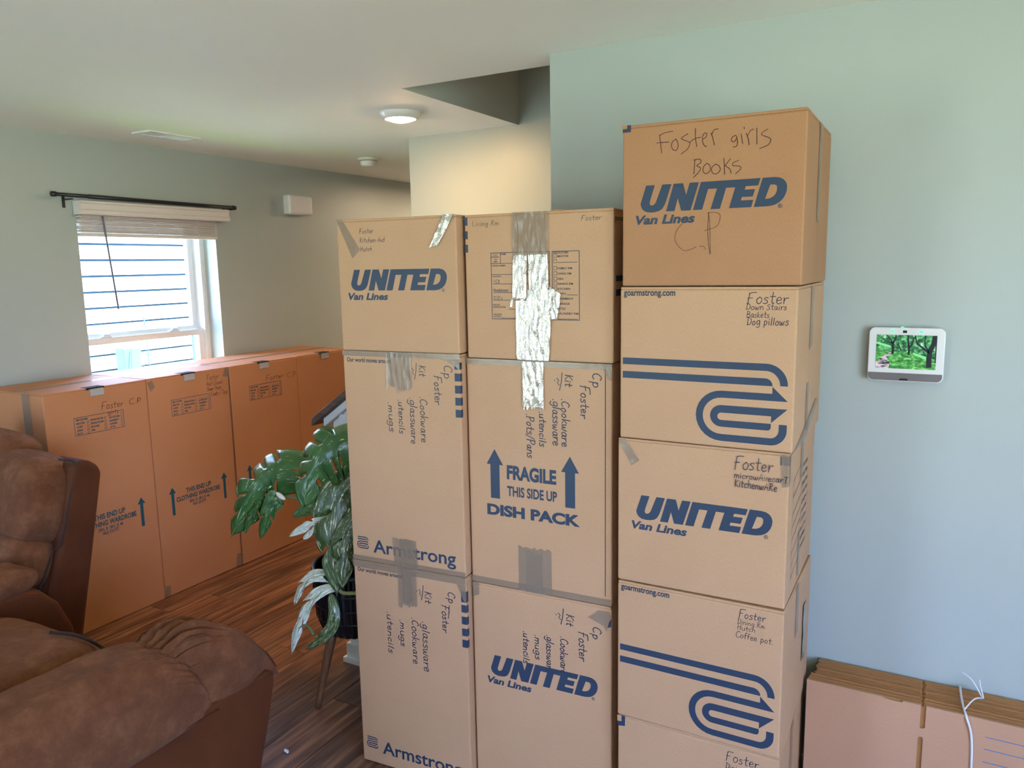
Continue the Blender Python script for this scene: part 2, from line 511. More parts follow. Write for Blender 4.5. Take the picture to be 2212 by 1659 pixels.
# ---- flat print, in a frame: O + u*ux + v*vx + n*eps
class Face:
    def __init__(s, parent, O, ux, vx, nx):
        s.p, s.O, s.u, s.v, s.n = parent, Vector(O), Vector(ux), Vector(vx), Vector(nx)
    def P(s, u, v, e): return s.O + s.u * u + s.v * v + s.n * e
    def polys(s, name, loopsets, mat, eps=0.0005):
        vs, fs = [], []
        for loops in loopsets:
            lo = [[Vector((p[0], p[1], 0)) for p in L] for L in loops]
            flat = [p for L in lo for p in L]
            b = len(vs)
            vs += [s.P(p.x, p.y, eps) for p in flat]
            for f in tessellate_polygon(lo):
                a, c, d = (flat[i] for i in f)
                ar = (c.x - a.x) * (d.y - a.y) - (d.x - a.x) * (c.y - a.y)
                f = tuple(i + b for i in f)
                fs.append(f if ar > 0 else f[::-1])
        return mesh_obj(name, vs, fs, mat, s.p)
    def strokes(s, name, lines, w, mat, eps=0.0007):
        vs, fs = [], []
        rnd = random.Random(len(lines) * 7 + 3)
        for L in lines:
            if len(L) == 1: L = [L[0], (L[0][0] + w * 0.6, L[0][1] - w * 0.4)]
            P = [Vector((p[0], p[1])) for p in L]
            Q = [P[0]]
            for p in P[1:]:
                if (p - Q[-1]).length > 1e-5: Q.append(p)
            if len(Q) < 2: Q.append(Q[0] + Vector((w, 0)))
            b = len(vs)
            for i, p in enumerate(Q):
                t = (Q[min(i + 1, len(Q) - 1)] - Q[max(i - 1, 0)])
                if t.length < 1e-7: t = Vector((1, 0))
                t.normalize()
                nn = Vector((-t.y, t.x))
                ext = t * (w * 0.4) * (-1 if i == 0 else (1 if i == len(Q) - 1 else 0))
                ww = w * 0.5 * (0.85 + 0.3 * rnd.random())
                for sg in (1, -1):
                    q = p + ext + nn * (ww * sg)
                    vs.append(s.P(q.x, q.y, eps))
            for i in range(len(Q) - 1):
                a = b + 2 * i
                fs.append((a, a + 1, a + 3, a + 2))
        return mesh_obj(name, vs, fs, mat, s.p)
    def text(s, name, txt, u, v, width, height, mat, bold=0.0, shear=0.0, eps=0.0005, spacing=1.0):
        """printed lettering fitted so that its ink box is width x height with lower left corner at (u, v)"""
        vs2, fs = font_mesh(txt, bold, shear, spacing)
        x0 = min(p[0] for p in vs2); x1 = max(p[0] for p in vs2)
        y0 = min(p[1] for p in vs2); y1 = max(p[1] for p in vs2)
        sx = width / (x1 - x0); sy = height / (y1 - y0) if height else sx
        vs = [s.P(u + (p[0] - x0) * sx, v + (p[1] - y0) * sy, eps) for p in vs2]
        return mesh_obj(name, vs, fs, mat, s.p)
    def texts(s, name, items, mat, bold=0.0, eps=0.0005):
        if len(items) <= 50:
            for (txt, u, v, width, height) in items: s.text(name, txt, u, v, width, height, mat, bold, 0, eps)
            return
        vs, fs = [], []
        for (txt, u, v, width, height) in items:
            vs2, f2 = font_mesh(txt, bold, 0, 1.0)
            x0 = min(p[0] for p in vs2); x1 = max(p[0] for p in vs2)
            y0 = min(p[1] for p in vs2); y1 = max(p[1] for p in vs2)
            b = len(vs)
            vs += [s.P(u + (p[0] - x0) * width / (x1 - x0), v + (p[1] - y0) * height / (y1 - y0), eps) for p in vs2]
            fs += [tuple(i + b for i in f) for f in f2]
        return mesh_obj(name, vs, fs, mat, s.p)
    def hand(s, name, items, w, mat, eps=0.0007, vert=False, seed=1):
        """handwriting: items = (text, u, v, length, cap height); vert: written downwards, tops to the right"""
        for (txt, u, v, ln, h) in items:
            s.strokes(name, write(txt, u, v, ln, h, vert, seed), w * 1.2 * max(.62, min(1, h / .021)), mat, eps)
            seed += 1
    def strip(s, name, u0, u1, v0, v1, mat, eps=0.0012, nu=8, nv=14, amp=0.0006, skew=0.0, ragged=0.0, seed=0, ends=(0, 1)):
        """a strip of tape: a fine grid with folds; ragged torn end at the bottom"""
        rnd = random.Random(seed)
        vs, fs = [], []
        jag = [rnd.uniform(-1, 1) for _ in range(nu + 1)]
        for j in range(nv + 1):
            b = j / nv
            for i in range(nu + 1):
                a = i / nu
                u = u0 + (u1 - u0) * a + skew * b
                vv = v1 + (v0 - v1) * b
                if j == nv and ends[1]: vv += jag[i] * ragged
                if j == 0 and ends[0]: vv += jag[-1 - i] * ragged * 0.5
                fold = noise.noise(Vector((u * 140 + seed * 3.1, vv * 26, seed)))
                vs.append(s.P(u, vv, eps + amp * (1 + fold)))
        for j in range(nv):
            for i in range(nu):
                k = j * (nu + 1) + i
                fs.append((k, k + nu + 1, k + nu + 2, k + 1))
        return mesh_obj(name, vs, fs, mat, s.p, True)
    def quadtape(s, name, q, mat, eps=0.0012, n=8, amp=0.0007, seed=0):
        """tape patch given by four corners in order"""
        vs, fs = [], []
        a, b, c, d = (Vector(p) for p in q)
        for j in range(n + 1):
            for i in range(n + 1):
                s_, t_ = i / n, j / n
                p = (a * (1 - s_) + b * s_) * (1 - t_) + (d * (1 - s_) + c * s_) * t_
                f = noise.noise(Vector((p.x * 130 + seed, p.y * 60, seed)))
                vs.append(s.P(p.x, p.y, eps + amp * (1 + f)))
        for j in range(n):
            for i in range(n):
                k = j * (n + 1) + i
                fs.append((k, k + 1, k + n + 2, k + n + 1))
        return mesh_obj(name, vs, fs, mat, s.p, True)

_fc = {}
def font_mesh(txt, bold, shear, spacing):
    key = (txt, bold, shear, spacing)
    if key in _fc: return _fc[key]
    cu = bpy.data.curves.new('lettering', 'FONT')
    cu.body = txt
    cu.size = 1.0
    cu.offset = bold
    cu.shear = shear
    cu.space_character = spacing
    cu.resolution_u = 4
    o = bpy.data.objects.new('lettering', cu)
    COL.objects.link(o)
    dg = bpy.context.evaluated_depsgraph_get()
    ev = o.evaluated_get(dg)
    me = ev.to_mesh()
    vs = [(v.co.x, v.co.y) for v in me.vertices]
    fs = []
    for p in me.polygons:
        f = tuple(p.vertices)
        fs.append(f if p.normal.z >= 0 else f[::-1])
    ev.to_mesh_clear()
    bpy.data.objects.remove(o)
    bpy.data.curves.remove(cu)
    _fc[key] = (vs, fs)
    return _fc[key]

# ---- one-stroke handwriting alphabet: advance width, strokes (first item 'L' keeps corners)
def _g():
    L = 'L'
    G = {}
    def d(c, w, *st): G[c] = (w, st)
    d(' ', .34)
    d('.', .16, [L, (.05, .02), (.09, .0)])
    d('-', .3, [L, (.02, .3), (.06, .26)])
    d("'", .15, [L, (.08, 1), (.06, .8)])
    d('/', .4, [L, (.0, -.15), (.38, 1.05)])
    d('A', .6, [L, (0, 0), (.28, 1), (.55, 0)], [L, (.08, .36), (.5, .36)])
    d('B', .58, [L, (.08, 1), (.05, 0)], [(.05, 1), (.4, .95), (.42, .65), (.12, .52), (.48, .42), (.45, .08), (.0, .0)])
    d('C', .55, [(.5, .85), (.3, 1), (.06, .7), (.04, .25), (.25, 0), (.5, .12)])
    d('D', .62, [L, (.12, 1), (.08, 0)], [(.0, .98), (.35, .95), (.58, .6), (.45, .12), (.0, .0)])
    d('F', .62, [L, (.14, .98), (.06, -.08)], [(.1, .95), (.35, 1.04), (.7, 1.05)], [L, (.0, .5), (.42, .54)])
    d('H', .6, [L, (.08, 1), (.05, 0)], [L, (.5, 1), (.48, 0)], [L, (0, .5), (.58, .52)])
    d('K', .55, [L, (.1, 1), (.07, 0)], [L, (.5, .95), (.1, .45), (.52, 0)])
    d('L', .5, [L, (.1, 1), (.06, .02), (.48, .04)])
    d('M', .75, [L, (.02, 0), (.12, 1), (.36, .3), (.6, 1), (.68, 0)])
    d('O', .6, [(.3, 1), (.05, .6), (.12, .1), (.35, 0), (.56, .4), (.45, .9), (.28, 1)])
    d('P', .55, [L, (.1, 1), (.06, -.05)], [(.05, 1), (.42, .98), (.5, .72), (.35, .5), (.06, .42)])
    d('R', .58, [L, (.1, 1), (.06, 0)], [(.05, 1), (.4, .95), (.42, .66), (.12, .5)], [L, (.14, .5), (.5, .0)])
    d('S', .5, [(.46, .9), (.25, 1), (.06, .78), (.28, .54), (.44, .3), (.25, 0), (.0, .08)])
    d('T', .6, [L, (.3, 1), (.28, 0)], [L, (0, 1), (.6, 1.02)])
    d('V', .55, [L, (.02, 1), (.24, 0), (.52, 1)])
    d('W', .8, [L, (.02, 1), (.2, 0), (.38, .7), (.55, 0), (.76, 1)])
    d('a', .5, [(.4, .48), (.2, .56), (.04, .25), (.16, 0), (.34, .14), (.41, .5)], [(.42, .54), (.41, .12), (.52, .0)])
    d('c', .42, [(.4, .46), (.2, .56), (.04, .28), (.16, 0), (.4, .1)])
    d('d', .52, [(.4, .46), (.2, .54), (.04, .25), (.16, 0), (.38, .16)], [L, (.43, 1), (.43, 0)])
    d('e', .45, [(.06, .27), (.36, .32), (.35, .5), (.19, .56), (.05, .34), (.1, .06), (.25, 0), (.43, .1)])
    d('f', .36, [(.4, .92), (.24, 1), (.16, .75), (.15, 0)], [L, (.0, .52), (.36, .55)])
    d('g', .5, [(.4, .48), (.2, .56), (.04, .3), (.16, .04), (.36, .2)], [(.43, .54), (.44, -.08), (.28, -.36), (.02, -.26)])
    d('h', .5, [L, (.08, 1), (.06, 0)], [(.07, .3), (.24, .54), (.4, .4), (.42, 0)])
    d('i', .22, [L, (.09, .54), (.1, 0)], [L, (.1, .76), (.12, .8)])
    d('k', .46, [L, (.08, 1), (.06, 0)], [L, (.38, .55), (.09, .26), (.42, 0)])
    d('l', .22, [L, (.12, 1), (.08, 0)])
    d('m', .72, [L, (.06, .54), (.05, 0)], [(.06, .32), (.2, .54), (.32, .4), (.33, 0)], [(.33, .32), (.48, .54), (.6, .4), (.62, 0)])
    d('n', .5, [L, (.06, .54), (.05, 0)], [(.06, .3), (.24, .54), (.4, .4), (.42, 0)])
    d('o', .48, [(.26, .55), (.05, .36), (.1, .05), (.28, 0), (.43, .26), (.36, .5), (.22, .56)])
    d('p', .5, [L, (.08, .55), (.06, -.36)], [(.08, .42), (.26, .56), (.42, .3), (.26, .02), (.08, .1)])
    d('r', .4, [L, (.06, .54), (.09, 0)], [(.09, .22), (.2, .48), (.42, .5)])
    d('s', .42, [(.38, .5), (.2, .56), (.07, .42), (.28, .28), (.35, .12), (.2, 0), (.0, .04)])
    d('t', .4, [(.2, .95), (.17, .2), (.24, .02), (.34, .05)], [L, (.0, .58), (.4, .6)])
    d('u', .5, [(.05, .54), (.05, .16), (.2, 0), (.38, .16), (.41, .52)], [L, (.41, .54), (.44, 0)])
    d('v', .45, [L, (.03, .54), (.2, 0), (.42, .54)])
    d('w', .68, [(.03, .54), (.06, .1), (.18, 0), (.3, .4)], [(.3, .42), (.36, .05), (.5, .04), (.62, .55)])
    d('y', .46, [(.04, .54), (.1, .16), (.3, .14)], [(.42, .56), (.36, -.1), (.2, -.36), (.0, -.3)])
    return G
GLY = _g()
def write(txt, u, v, length, h, vert=False, seed=1):
    rnd = random.Random(seed * 101 + len(txt))
    x, out = 0.0, []
    for ch in txt:
        w, st = GLY[ch]
        dy = rnd.uniform(-.03, .03); sc = rnd.uniform(.93, 1.08)
        for s in st:
            if s and s[0] == 'L': pts = list(s[1:])
            else: pts = [(p.x, p.y) for p in catmull(s, 4)]
            out.append([(x + p[0] * sc + p[1] * .08, p[1] * sc + dy) for p in pts])
        x += w + 0.09
    k = length / max(x - 0.09, 0.01)
    res = []
    for s in out:
        if vert: res.append([(u + p[1] * h, v - p[0] * k) for p in s])
        else: res.append([(u + p[0] * k, v + p[1] * h) for p in s])
    return res

# ================================================================== STRUCTURE
XW, ZC = -3.98, 2.405          # left wall face, ceiling
YG, YS = 2.478, 3.585          # wall with the panel; wall behind the stairs
XO = -1.93                     # left edge of the stair opening in the ceiling
YF = 6.6
def build_room():
    fl = struct(box('floor', XW - .1, XR + .1, YB - .1, YF + .1, -0.06, -0.009, 'gap_dark'))
    # planks run away from the camera
    pw, pl = 0.182, 1.22
    bm = bmesh.new()
    bx(bm, 0, pw - 0.0012, 0, pl - 0.0012, -0.009, 0.0, 0.0012, 1)
    bmesh.ops.recalc_face_normals(bm, faces=bm.faces)
    pm = bpy.data.meshes.new('plank'); bm.to_mesh(pm); bm.free()
    pm.materials.append(M['floor_plank'])
    rnd = random.Random(5)
    x = XW - .06
    while x < XR:
        y = YB - rnd.uniform(0.0, 1.2)
        while y < 5.6:
            o = bpy.data.objects.new('plank', pm)
            COL.objects.link(o)
            o.parent = fl
            o.location = (x, y, 0)
            y += pl
        x += pw
    y0, y1, z0, z1 = WIN1
    T = 0.24
    struct(boxes('wall_left', [(XW - T, XW, YB, y0, 0, ZC), (XW - T, XW, y1, YF, 0, ZC), (XW - T, XW, y0, y1, 0, z0), (XW - T, XW, y0, y1, z1, ZC)], 'wall_paint'))
    a, b, c, d = DOOR
    e, f, g, h = WIN2
    yb = YB - .14
    struct(boxes('wall_back', [(XW - T, a, yb, YB, 0, ZC), (a, b, yb, YB, d, ZC), (a, b, yb, YB, 0, c), (b, e, yb, YB, 0, ZC), (e, f, yb, YB, 0, g), (e, f, yb, YB, h, ZC), (f, XR + .1, yb, YB, 0, ZC)], 'wall_paint'))
    i0, i1, k0, k1 = WIN3
    j0, j1, l0, l1 = FILL_WIN
    X2 = XR + .12
    struct(boxes('wall_side', [(XR, X2, YB, i0, 0, 2.6), (XR, X2, i1, YF, 0, 2.6), (XR, X2, i0, i1, 0, k0), (XR, X2, i0, i1, k1, 2.6), (XR, X2, YG, j0, 2.6, 4.9), (XR, X2, j1, YS + .12, 2.6, 4.9), (XR, X2, j0, j1, 2.6, l0), (XR, X2, j0, j1, l1, 4.9)], 'wall_paint'))
    for nm, (p, q, r, w_) in (('window_3', WIN3), ('fill_window', FILL_WIN)):
        w = .05
        o = struct(boxes(nm, [(XR + .03, XR + .09, p, q, w_ - w, w_), (XR + .03, XR + .09, p, q, r, r + w), (XR + .03, XR + .09, p, p + w, r + w, w_ - w), (XR + .03, XR + .09, q - w, q, r + w, w_ - w)], 'vinyl_white'))
        box('pane', XR + .058, XR + .062, p + w, q - w, r + w, w_ - w, 'window_glass', o)
    struct(box('wall_far', XW - .1, XR, YF, YF + .12, 0, ZC, 'wall_paint'))
    struct(box('wall_right', -1.211, XR, YG, YG + .13, 0, ZC + .02, 'wall_paint'))
    struct(box('wall_stair', -2.62, XR, YS, YS + .12, 0, ZC, 'wall_paint'))
    struct(boxes('wall_stairwell', [(XO - .1, XR, YS, YS + .12, ZC, 4.9), (XO - .004, XO, YG + .13, YS, ZC, 4.9), (XO - .1, XR, YG + .01, YG + .128, ZC + .02, 4.9), (XO - .1, XR, YG, YS + .12, 4.9, 5.0)], 'wall_paint'))
    struct(boxes('ceiling', [(XW - T, XR + .1, yb, YG + .13, ZC, ZC + .2), (XW - T, XO - .004, YG + .13, YF + .12, ZC, ZC + .2), (XO, XR + .1, YS + .0005, YF + .12, ZC, ZC + .2)], 'ceiling_paint'))
    struct(box('baseboard_right', -1.211, XR, YG - .014, YG, 0, .10, 'white_paint'))
    struct(box('baseboard_left', XW, XW + .014, YB, YF, 0, .10, 'white_paint'))
    struct(box('baseboard_stair', -2.62, -2.2, YS - .014, YS, 0, .10, 'white_paint'))
    # glass door and window behind the camera
    for nm, (p, q, r, s) in (('door_1', DOOR), ('window_2', WIN2)):
        w = 0.05
        o = struct(boxes(nm, [(p, q, YB - .11, YB - .05, s - w, s), (p, q, YB - .11, YB - .05, r, r + w), (p, p + w, YB - .11, YB - .05, r + w, s - w), (q - w, q, YB - .11, YB - .05, r + w, s - w), ((p + q) / 2 - .03, (p + q) / 2 + .03, YB - .11, YB - .05, r + w, s - w)], 'vinyl_white'))
        m = (p + q) / 2
        box('pane', p + w, m - .03, YB - .083, YB - .078, r + w, s - w, 'window_glass', o)
        box('pane', m + .03, q - w, YB - .083, YB - .078, r + w, s - w, 'window_glass', o)
build_room()

def build_window():
    y0, y1, z0, z1 = WIN1
    xo, xi = -4.205, -4.095
    w = struct(boxes('window_1', [(xo, xi, y0, y1, z1 - .035, z1), (xo, xi, y0, y1, z0, z0 + .035), (xo, xi, y0, y0 + .035, z0 + .035, z1 - .035), (xo, xi, y1 - .035, y1, z0 + .035, z1 - .035)], 'vinyl_white'))
    a, b = y0 + .035, y1 - .035
    # upper sash (outer track), lower sash (inner track)
    def sash(x_0, x_1, zb, zt, rail):
        s = boxes('sash', [(x_0, x_1, a, b, zt - rail, zt), (x_0, x_1, a, b, zb, zb + rail), (x_0, x_1, a, a + .034, zb + rail, zt - rail), (x_0, x_1, b - .034, b, zb + rail, zt - rail)], 'vinyl_white', w)
        box('pane', (x_0 + x_1) / 2 - .003, (x_0 + x_1) / 2 + .003, a + .034, b - .034, zb + rail, zt - rail, 'window_glass', s)
        return s
    sash(-4.198, -4.165, 1.325, z1 - .035, .035)
    lo = sash(-4.155, -4.118, z0 + .035, 1.337, .036)
    for yy in (2.70, 3.15):
        bm = bmesh.new()
        bx(bm, -4.155, -4.125, yy - .035, yy + .035, 1.337, 1.345, .003)
        bx(bm, -4.150, -4.132, yy - .012, yy + .03, 1.345, 1.356, .003)
        bm_obj('sash_lock', bm, 'vinyl_white', lo)
    boxes('jamb_liner', [(xi - .002, xi + .004, b - .002, b + .012, 1.36, z1 - .04), (xo + .02, xo + .03, b - .006, b, 1.36, z1 - .04)], 'vinyl_white', w)
    struct(box('trim_1', XW - .14, XW + .02, y0 - .02, y1 + .02, z0 - .022, z0, 'white_paint', None, .004))
build_window()

# ---------------- neighbouring house seen through the window
def build_outside():
    h = thing('neighbour_house', 'sunlit white clapboard house wall outside the window', 'house', (-6.5, 4.6, 0))
    box('shade_backing', -.22, -.05, -4.2, 5.2, -.6, 3.0, 'siding_shade_cable', h)  # dark sheet standing in for the shade under each board
    sp = 0.1395
    bm = bmesh.new()
    # lapped board: thicker at the bottom
    vs = [(-.05, -4.2, 0), (.012, -4.2, 0), (-.012, -4.2, sp - .020), (-.05, -4.2, sp - .020)]
    A = [bm.verts.new(v) for v in vs]; B = [bm.verts.new((v[0], 5.2, v[2])) for v in vs]
    bm.faces.new(A); bm.faces.new(B[::-1])
    for i in range(4): bm.faces.new((A[i], A[(i + 1) % 4], B[(i + 1) % 4], B[i]))
    bmesh.ops.recalc_face_normals(bm, faces=bm.faces)
    me = bpy.data.meshes.new('siding_board'); bm.to_mesh(me); bm.free()
    me.materials.append(M['siding_white'])
    z = 1.255 - sp * 12
    while z < 2.9:
        o = bpy.data.objects.new('siding_board', me); COL.objects.link(o); o.parent = h
        o.location = (0, 0, z + .008)
        z += sp
    g = struct(box('ground', -12, XW - .3, -6, 12, -.7, -.6, 'grass'))
    # blue-grey utility box with its cables, and a gate post with a board
    u = thing('utility_box', 'pale blue tapered utility box on house wall seen in lower window pane', 'utility box', (-6.35, 4.36, -.6))
    box('pedestal', -.05, .05, -.06, .04, 0, 1.2, 'utility_blue', u, .006)
    prism('cabinet', [[(-.085, 1.2), (.055, 1.2), (.075, 1.64), (-.105, 1.64)]], .12, 'utility_blue', u, 'yz', -.06, .012)
    for pts in ([(.08, -.03, 1.64), (.09, -.05, 1.5), (.085, -.045, 1.3), (.06, -.05, 1.15)], [(.0, .08, 1.60), (.02, .17, 1.54), (.02, .11, 1.46), (.02, .16, 1.38), (.02, .12, 1.3), (.02, .16, 1.2)], [(.0, .17, 1.95), (.02, .17, 1.6), (.02, .175, 1.2)]):
        tube('cable', pts, .006, 'siding_shade_cable', u)
    p = thing('gate_post', 'pale blue upright board at right edge of window view', 'post', (-6.3, 5.10, -.6))
    box('post', -.04, .04, -.055, .05, 0, 2.13, 'utility_blue', p, .006)
    box('board', -.02, .0, -.10, -.056, 1.25, 1.95, 'utility_blue', p, .004)
    box('cap', -.05, .05, -.065, .06, 2.13, 2.15, 'utility_blue', p, .004)
build_outside()

# ---------------- window dressing
def build_blind():
    t = thing('window_blind', 'raised off-white slat blind bunched under its valance', 'blind', (XW, 2.95, 1.88))
    y0, y1 = 2.507 - 2.95, 3.385 - 2.95
    bm = bmesh.new()
    prof = [(0.004, .122), (.066, .122), (.072, .129), (.072, .144), (.065, .150), (.065, .176), (.072, .182), (.074, .192), (.004, .192)]
    # valance with moulded profile, outside the opening
    A = [bm.verts.new((x, 2.487 - 2.95, z)) for x, z in prof]; B = [bm.verts.new((x, 3.447 - 2.95, z)) for x, z in prof]
    bm.faces.new(A); bm.faces.new(B[::-1])
    for i in range(len(prof)): bm.faces.new((A[i], A[(i + 1) % len(prof)], B[(i + 1) % len(prof)], B[i]))
    bm_obj('valance', bm, 'blind_slat', t)
    bm = bmesh.new()
    bx(bm, -.052, -.002, y0, y1, 0, .0052, .001, 1)
    me = bpy.data.meshes.new('slat'); bmesh.ops.recalc_face_normals(bm, faces=bm.faces); bm.to_mesh(me); bm.free()
    me.materials.append(M['blind_slat'])
    rnd = random.Random(3)
    for i in range(15):
        o = bpy.data.objects.new('slat', me); COL.objects.link(o); o.parent = t
        o.location = (rnd.uniform(-.002, .003) + (.02 if True else 0), rnd.uniform(-.003, .003), .034 + i * .0074)
        o.rotation_euler = (0, rnd.uniform(-.02, .02), 0)
    box('bottom_rail', -.034, .022, y0, y1, .012, .031, 'blind_slat', t, .004)
    for yy in (2.675, 2.95, 3.23):
        y = yy - 2.95
        rnd = random.Random(int(yy * 100))
        pts = []
        for k in range(14):
            pts.append((.026 + rnd.uniform(0, .012), y + math.sin(k * 1.9) * .016 + rnd.uniform(-.006, .006), .13 - k * .0085))
        tube('lift_cord', pts, .0012, 'white_plastic', t, 5, 4)
    tube('tilt_wand', [(.05, 2.615 - 2.95, .118), (.05, 2.622 - 2.95, .03), (.045, 2.66 - 2.95, -.377)], .0050, 'wand_grey', t, 8, 3)
build_blind()
def build_rod():
    t = thing('curtain_rod', 'thin black metal curtain rod mounted above the window blind', 'curtain rod', (-3.98, 2.91, 2.09))
    x = .075
    tube('pole', [(x, 2.352 - 2.91, .004), (x, 2.91 - 2.91, .001), (x, 3.20 - 2.91, -.002)], .0095, 'black_metal', t, 14, 2)
    tube('pole', [(x, 2.53 - 2.91, .003), (x, 3.0 - 2.91, 0), (x, 3.47 - 2.91, -.003)], .0112, 'black_metal', t, 14, 2)
    for y, s in ((2.338 - 2.91, 1), (3.468 - 2.91, 1)):
        tube('end_cap', [(x, y, .004 if y < 0 else -.003), (x, y + .022, .004 if y < 0 else -.003)], .0135, 'black_metal', t, 14)
    for y in (2.44 - 2.91, 3.462 - 2.91):
        b = box('bracket', .001, .004, y - .008, y + .008, -.055, .004, 'black_metal', t, .001)
        boxes('arm', [(.004, x + .006, y - .005, y + .005, -.018, -.012)], 'black_metal', t)
build_rod()
def build_chime():
    t = thing('door_chime', 'white rounded door chime box high on the grey wall', 'door chime', (XW, 4.085, 2.14))
    box('cover', .0, .062, -.112, .112, -.066, .066, 'white_plastic', t, .016, 4)
    box('base_plate', -.0005, .006, -.108, .108, -.062, .062, 'white_plastic', t, .002)
build_chime()
def build_vent():
    t = thing('ceiling_vent', 'white slotted air register set in the ceiling above the window', 'vent', (-3.592, 2.793, ZC))
    prism('frame', [[(-.072, -.155), (.072, -.155), (.072, .155), (-.072, .155)], [(-.05, -.133), (.05, -.133), (.05, .133), (-.05, .133)]], -.008, 'white_paint', t, 'xy', 0.0)
    box('duct', -.05, .05, -.133, .133, -.001, .0, 'vent_dark', t)
    me = None
    for i in range(24):
        y = -.127 + i * .011
        if me is None:
            o = box('slat', -.05, .05, -.0008, .0008, -.0110, -.001, 'white_paint', t); me = o.data
        else:
            o = bpy.data.objects.new('slat', me); COL.objects.link(o); o.parent = t
        o.location = (0, y, 0)
        o.rotation_euler = (math.radians(-64 if i < 12 else 45), 0, 0)
    box('divider', -.05, .05, -.004, .004, -.009, -.001, 'white_paint', t)
build_vent()
def build_smoke():
    t = thing('smoke_detector', 'round white smoke detector on the ceiling near the hallway', 'smoke detector', (-3.315, 4.085, ZC))
    lathe('mounting_plate', [(.0001, 0), (.068, 0), (.068, -.008), (.062, -.012), (.0001, -.012)][::-1], 'white_plastic', t, 40)
    lathe('body', [(.0001, -.052), (.032, -.052), (.046, -.048), (.052, -.036), (.056, -.018), (.056, -.014), (.0001, -.014)], 'white_plastic', t, 40)
    lathe('sensor_ring', [(.0540, -.0205), (.0562, -.0200), (.0566, -.0170), (.0540, -.0165)], 'grey_plastic', t, 40)
build_smoke()
def build_lamp():
    t = thing('ceiling_light', 'round flush ceiling light glowing warm yellow beside stair opening', 'ceiling light', (-2.235, 3.0, ZC))
    lathe('trim_ring', [(.066, -.026), (.070, -.030), (.080, -.026), (.096, -.004), (.097, 0), (.060, 0), (.060, -.020)], 'white_plastic', t, 48)
    lathe('diffuser', [(.0001, -.044), (.030, -.041), (.052, -.034), (.064, -.026), (.062, -.018), (.0001, -.018)], 'lamp_glow', t, 48)
build_lamp()
def hall_fill():  # unseen fill light, added to brighten the hallway wall
    l = bpy.data.lights.new('hall_fill', 'AREA'); l.shape = 'DISK'; l.size = .18
    l.energy = 46.0; l.color = (1.0, .74, .48)
    o = bpy.data.objects.new('hall_fill', l); COL.objects.link(o)
    o.location = (-3.1, 5.75, ZC - .05)
hall_fill()
def stairwell_fill():  # added fill out of view, warms the shaft above the stairs
    l = bpy.data.lights.new('stairwell_fill', 'AREA'); l.shape = 'DISK'; l.size = .2
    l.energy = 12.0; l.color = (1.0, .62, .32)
    o = bpy.data.objects.new('stairwell_fill', l); COL.objects.link(o)
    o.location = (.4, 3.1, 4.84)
stairwell_fill()

